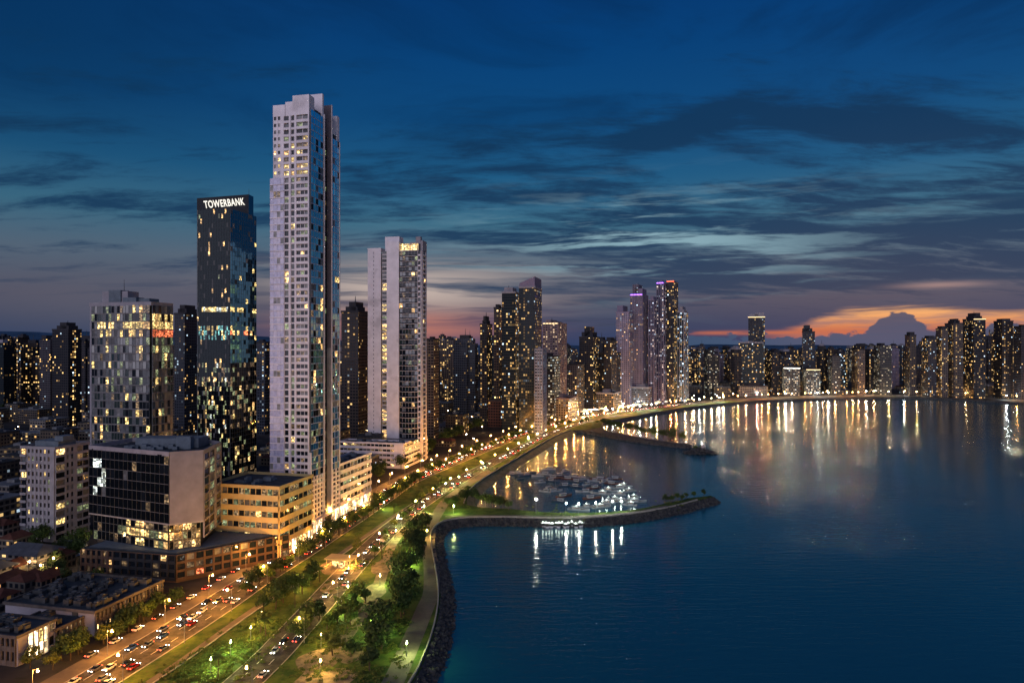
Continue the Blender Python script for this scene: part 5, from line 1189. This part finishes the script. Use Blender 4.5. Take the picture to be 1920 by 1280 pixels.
def row(pts, n, jit, ks, where, grp, sc=(.8,1.2)):
    pl = g2(pts); L_ = plen(pl)
    for i in range(n):
        p = along(pl, L_*(i+.5)/n+rr.uniform(-1.5,1.5))
        if p: tree(p[0]+rr.uniform(-jit,jit), p[1]+rr.uniform(-jit,jit), rr.choice(ks), where, grp, rr.uniform(*sc))
row([(700,1262), (728,1180), (752,1120), (770,1060), (778,1010), (790,985)], 34, 4.0, [0,1,0,4,2], 'in the dense row by the promenade', 'dense row of trees by the promenade', (1.0,1.5))
row([(548,1215), (575,1180), (600,1160)], 5, 1.2, [1,0], 'in the clump beside the seaside road', 'dark clump beside the seaside road', (1.0,1.3))
row([(455,1120), (500,1090), (545,1060), (590,1030)], 12, 1.5, [0,1,2], 'on the avenue verge', 'trees on the avenue verge')
row([(595,1032), (640,1000), (690,968), (740,935), (790,902)], 22, 1.6, [0,1,2,0], 'on the park edge of the avenue', 'row of trees on the park edge of the avenue', (1.0,1.5))
row([(500,1150), (545,1118), (590,1088)], 9, 3.0, [0,1,4,3], 'in the median grove', 'median grove', (.9,1.3))
row([(800,893), (850,868), (900,846), (950,828), (985,815)], 26, 3.0, [0,1,2], 'between avenue and park', 'far row between the avenue and the park')
row([(700,905), (760,872), (820,838), (880,808), (940,790), (985,782)], 44, 7.0, [0,1,1,4], 'in the wooded city-side strip', 'wooded strip on the city side', (1.1,1.6))
row([(60,1262), (130,1232), (200,1200), (260,1165), (330,1128)], 20, 4.0, [0,3,2,0], 'in front of the low shops', 'street trees in front of the low shops', (.8,1.25))
row([(840,955), (875,938), (905,945), (940,955), (965,958)], 13, 2.5, [0,4,1,2], 'at the root of the jetty', 'trees at the root of the jetty')
row([(1240,944), (1270,938), (1300,932), (1325,930)], 7, 1.5, [5,2,0], 'near the tip of the jetty', 'bushes near the tip of the jetty', (.6,.95))
row([(1130,798), (1170,807), (1210,816), (1250,823), (1285,829)], 24, 3.0, [0,1,0], 'on the dark breakwater', 'trees on the dark breakwater', (1.0,1.6))
row([(1000,806), (1050,797), (1100,793), (1125,796)], 9, 3.5, [0,2], 'near the root of the dark breakwater', 'trees near the root of the breakwater')
row([(60,1010), (150,1050), (60,1090), (160,1100)], 18, 9.0, [0,1,4], 'below the white apartment block', 'garden trees below the white apartment block', (.9,1.4))
row([(10,775), (60,785), (120,778)], 12, 14.0, [0,1], 'behind the white apartment block', 'dark grove behind the white apartment block', (1.3,1.9))
row([(620,1190), (650,1160), (680,1110), (640,1240), (690,1235)], 12, 4.0, [5,2,3,5], 'scattered on the park lawn', 'small trees scattered on the park lawn', (.8,1.3))
row([(700,1050), (730,1000), (765,965), (800,935), (840,905), (880,885)], 14, 2.0, [5,2,3], 'beside the seaside road', 'small trees beside the seaside road', (.7,1.1))
for px, py in [(488,1185)]: p = G(px, py); tree(p[0], p[1], 3, 'lit orange on the median', None, 1.15)
p = G(668,1032); tree(p[0], p[1], 3, 'lit amber, alone on the lawn', None, .9)
for i in range(18):
    p = along(RB, 130+i*30+rr.uniform(-5,5), rr.choice([-8.5, 10.5]))
    if p and p[1] > 205: place(PM[i % 2], p[0], p[1], rr.uniform(0,6.28), f"{'tall' if i % 2 == 0 else 'short'} palm tree beside the seaside road, {zone(p[1])}", 'palm tree', 'palms beside the seaside road')
# low shrubs as ground planting
sh = MB(); q = random.Random(9)
for (px, py, rx, n_) in [(420,1235,12,90), (395,1262,10,80), (450,1212,10,80), (350,1270,9,60), (375,1245,9,60), (475,1190,9,50), (600,1200,8,40), (665,1175,7,40), (600,1255,9,50), (715,1215,7,40), (690,1268,8,40), (620,1170,7,30), (745,1170,4,30), (765,1110,4,30), (680,1060,6,30), (735,1040,5,30), (880,915,7,30), (930,880,7,30), (980,850,7,30), (505,1170,8,30), (640,1210,9,16), (700,1150,6,16), (660,1260,8,24), (745,1240,4,14), (560,1140,8,24), (860,950,8,24), (1040,964,14,30), (1260,944,8,24), (625,1105,7,16)]:
    c = G(px, py)
    for _ in range(n_):
        x, y, s_ = c[0]+q.gauss(0, rx*.6), c[1]+q.gauss(0, rx*.7), q.uniform(.5, 1.1)
        for _ in range(26):
            v = Vector((q.gauss(0,.5), q.gauss(0,.5), q.uniform(0,.9)))*s_; u = Vector((q.uniform(-1,1), q.uniform(-1,1), q.uniform(-.6,.6))).normalized(); w2 = u.orthogonal().normalized(); k_ = .24
            sh.face([(x+v.x+u.x*k_, y+v.y+u.y*k_, v.z+u.z*k_), (x+v.x+w2.x*k_, y+v.y+w2.y*k_, v.z+w2.z*k_), (x+v.x-u.x*k_, y+v.y-u.y*k_, v.z-u.z*k_), (x+v.x-w2.x*k_, y+v.y-w2.y*k_, v.z-w2.z*k_)], MLf[2] if q.random() < .6 else MLf[1])
tag(sh.build('shrub_planting', None), 'loose bright green shrubs planted over the park beds', 'shrubs', None, 'stuff')

# ------------------------------------------------------------------ boats
MHw = mat('white_boat_hull', (.36,.38,.40), .4, .5, var=.08); MHb = mat('dark_boat_hull', (.06,.08,.12), .5, .4, var=.2); MHr = mat('rusty_boat_hull', (.16,.06,.04), .7, .3, var=.3); MDk = mat('boat_deck', (.22,.18,.13), .7, .3, var=.2)
BLg = glow('deck_lamp', (.85,1.0,.85), 12)
def boat_proto(name, L_, w_, hm, mast=0, cabin=True, lamp=False, canopy=False, prow=0.0):
    o = link(name, None); st = [(-1,.75,.0), (-.6,.95,.0), (0,1,.0), (.5,.8,.12), (.8,.45,.3), (1,.04,.5+prow)]
    def ring(a, wf, up): w2 = w_*wf; z = .9+up; return [(a*L_,-w2,z), (a*L_,-w2*.6,-.5), (a*L_,w2*.6,-.5), (a*L_,w2,z)]
    q = MB(); rs = [ring(*s_) for s_ in st]
    for a, b_ in zip(rs, rs[1:]):
        for i in range(3): q.face([a[i], b_[i], b_[i+1], a[i+1]], hm)
    q.face(rs[0], hm); q.face(list(reversed(rs[-1])), hm); q.build('hull', None, o)
    q = MB()
    for a, b_ in zip(rs, rs[1:]):
        q.face([(a[0][0],a[0][1]*.96,a[0][2]-.2), (b_[0][0],b_[0][1]*.96,b_[0][2]-.2), (b_[3][0],b_[3][1]*.96,b_[3][2]-.2), (a[3][0],a[3][1]*.96,a[3][2]-.2)], MDk)
    q.build('deck', None, o)
    if cabin:
        q = MB(); q.box(-L_*.55, L_*.15, -w_*.6, w_*.6, .7, 2.3, MHw); q.box(-L_*.62, L_*.22, -w_*.68, w_*.68, 2.3, 2.42, MHw); c = q.build('cabin', None, o)
        q = MB(); q.box(-L_*.5, L_*.1, -w_*.6-.02, w_*.6+.02, 1.45, 2.0, M['ld'] if lamp else MCG); q.box(L_*.15, L_*.15+.02, -w_*.5, w_*.5, 1.4, 2.0, MCG); q.build('window', None, c)
    if canopy:
        q = MB(); q.box(-L_*.6, L_*.3, -w_*.9, w_*.9, 2.1, 2.2, MHw); q.build('canopy', None, o); q = MB()
        for x_ in (-.55,.25):
            for y_ in (-.85,.85): q.cyl(L_*x_, w_*y_, .7, 2.1, .05, .05, 4, MP)
        q.build('canopy_post', None, o)
    if mast:
        q = MB(); q.cyl(L_*.1, 0, .7, mast, .09, .05, 5, MP); q.tube((L_*.1,0,2.9), (-L_*.7,0,3.1), .07, .05, 5, MP); q.tube((L_*.1,0,mast-.1), (L_*.97,0,1.2), .025, .025, 3, MP); q.tube((L_*.1,0,mast-.1), (-L_*.95,0,1.2), .025, .025, 3, MP); q.build('mast', None, o)
    if lamp:
        q = MB(); q.blob(-L_*.2, 0, 3.0 if cabin else 2.6, .28, .25, BLg, 6); q.build('deck_light', None, o)
        l = bpy.data.lights.new('lamp_light', 'POINT'); l.energy = 400 if cabin else 110; l.color = (.85,1.0,.85); l.shadow_soft_size = .3; link('lamp_light', l, o, (-L_*.2, 0, 3.6))
    reg(o); return o
BT = [(boat_proto('fishing_boat', 6, 1.8, MHb, 7), 'dark fishing boat'), (boat_proto('fishing_boat', 7, 2.0, MHr, 8), 'rust-red fishing boat'), (boat_proto('motor_boat', 5, 1.5, MHw), 'white motor boat'),
      (boat_proto('rowing_boat', 3.4, 1.0, MHb, 0, False), 'small dark open boat'), (boat_proto('sailing_boat', 6.5, 1.7, MHw, 12), 'white sailing boat')]
BL = [(boat_proto('motor_yacht', 7.5, 2.1, MHw, 6, True, True), 'brightly lit white motor yacht'), (boat_proto('motor_boat', 5.2, 1.6, MHw, 0, True, True), 'lit white motor boat')]
MHs = MHw; MHw = mat('bright_white_hull', (.75,.77,.76), .4, .5, var=.05)
BP = boat_proto('pleasure_boat', 3.6, 1.4, MHw, 0, False, True, True, 1.6)  # deck lamp added only to brighten these small boats
rr = random.Random(31)
spots = [(958,889), (970,887), (985,891), (998,885), (1008,893), (1020,889), (1028,880), (1040,896), (1052,892), (1060,884), (1068,898), (1080,894), (1090,899), (1102,896), (1113,902), (1122,899), (1133,904), (1142,901), (1150,907), (1012,905), (1030,917), (1022,922), (1040,921), (1062,911), (1058,930), (1082,913),
         (1078,903), (1100,909), (1112,915), (1110,934), (1048,940), (975,898), (1120,909), (1095,922), (1150,898), (1036,902)]
for i, (px, py) in enumerate(spots):
    p = G(px, py, ZW); pr, tx = BT[rr.choices(range(5), [4,3,3,2,2])[0]]
    place(pr, p[0], p[1], rr.uniform(-.6,.9)+(3.14 if rr.random() < .5 else 0), f"{tx} moored {'at the left end' if px < 1010 else 'in the middle' if px < 1090 else 'at the right end'} of the {'back' if py < 900 else 'middle' if py < 912 else 'front'} rank in the marina", 'boat', 'boats moored in the marina', z=ZW)
for i, (px, py) in enumerate([(1144,920), (1160,927), (1176,922), (1150,937), (1168,940), (1186,934), (1193,941), (1140,944), (1158,915), (1172,912), (1128,951), (1102,951), (1085,956), (1180,947), (1126,926)]):
    p = G(px, py, ZW); pr, tx = BL[i % 2]
    place(pr, p[0], p[1], rr.uniform(-.5,.7)+(3.14 if rr.random() < .5 else 0), f"{tx} moored {'in the bright group right in the marina' if px > 1138 else 'just inside the jetty, left of the bright group'}", 'boat', 'lit boats at the right of the marina', z=ZW)
for i in range(13):
    p = G(1018+i*6.2+rr.uniform(-1.6,1.6), 986.5+rr.uniform(-1.5,1.5), ZW); c = place(BP, p[0], p[1]+1.0, rr.uniform(.9,2.2), f"{('leftmost','second','third','fourth','fifth','sixth','seventh','eighth','ninth','tenth','eleventh','twelfth','rightmost')[i]} small white canopy boat from the left in the row tied outside the jetty", 'boat', 'small white boats tied outside the jetty', z=ZW, s=rr.uniform(.8,1.15))
# rocky islet off the breakwater tip
q = MB(); rr = random.Random(8); c = G(1313, 843)
for k in range(150):
    a, d = rr.uniform(0, 6.28), rr.random()**.6; q.blob(c[0]+math.cos(a)*d*17, c[1]+math.sin(a)*d*10, ZW+.3+(1-d)*5.0, rr.uniform(1.2,2.8), rr.uniform(.8,1.6), MRK, 6, .3, rr)
o = q.build('rocky_islet', None); tag(o, None, None, None, 'structure')
for k in range(6): tree(c[0]+rr.uniform(-10,10), c[1]+rr.uniform(-5,5), 5, 'on the rocky islet', 'bushes on the rocky islet', .8)
q = MB(); o = thing('monument', (c[0]+3, c[1], 2.0), 0, 'small dark stepped monument on the rocky islet', 'monument'); q.box(-2,2,-2,2,-1,1.5,M['conc']); q.box(-1.2,1.2,-1.2,1.2,1.5,3.5,M['conc']); q.build('plinth', None, o); q = MB(); q.cyl(0,0,3.5,9,.7,.2,6,M['conc']); q.build('column', None, o)
# kiosk in the park
p = G(640, 1062); o = thing('kiosk', (p[0], p[1], 0), -.2, 'small yellow-lit canopy kiosk between the two roads', 'kiosk')
q = MB(); q.prism([(-7,-4),(7,-4),(7,4),(-7,4)], 4.2, 4.8, M['cream']); q.build('roof', None, o)
for x_ in (-6,6):
    for y_ in (-3.4,3.4): q = MB(); q.cyl(x_, y_, 0, 4.2, .16, .16, 6, M['cream']); q.build('post', None, o)
q = MB(); q.box(-4,2,-1.5,2.5,0,3.2,M['lw']); q.box(-4.2,2.2,-1.7,2.7,3.2,3.5,M['cream']); q.build('counter', None, o)
for x_ in (-4, 4): link('lamp_light', LY.children[0].data if False else bpy.data.lights.get('lamp_light'), o, (x_, 0, 3.7))
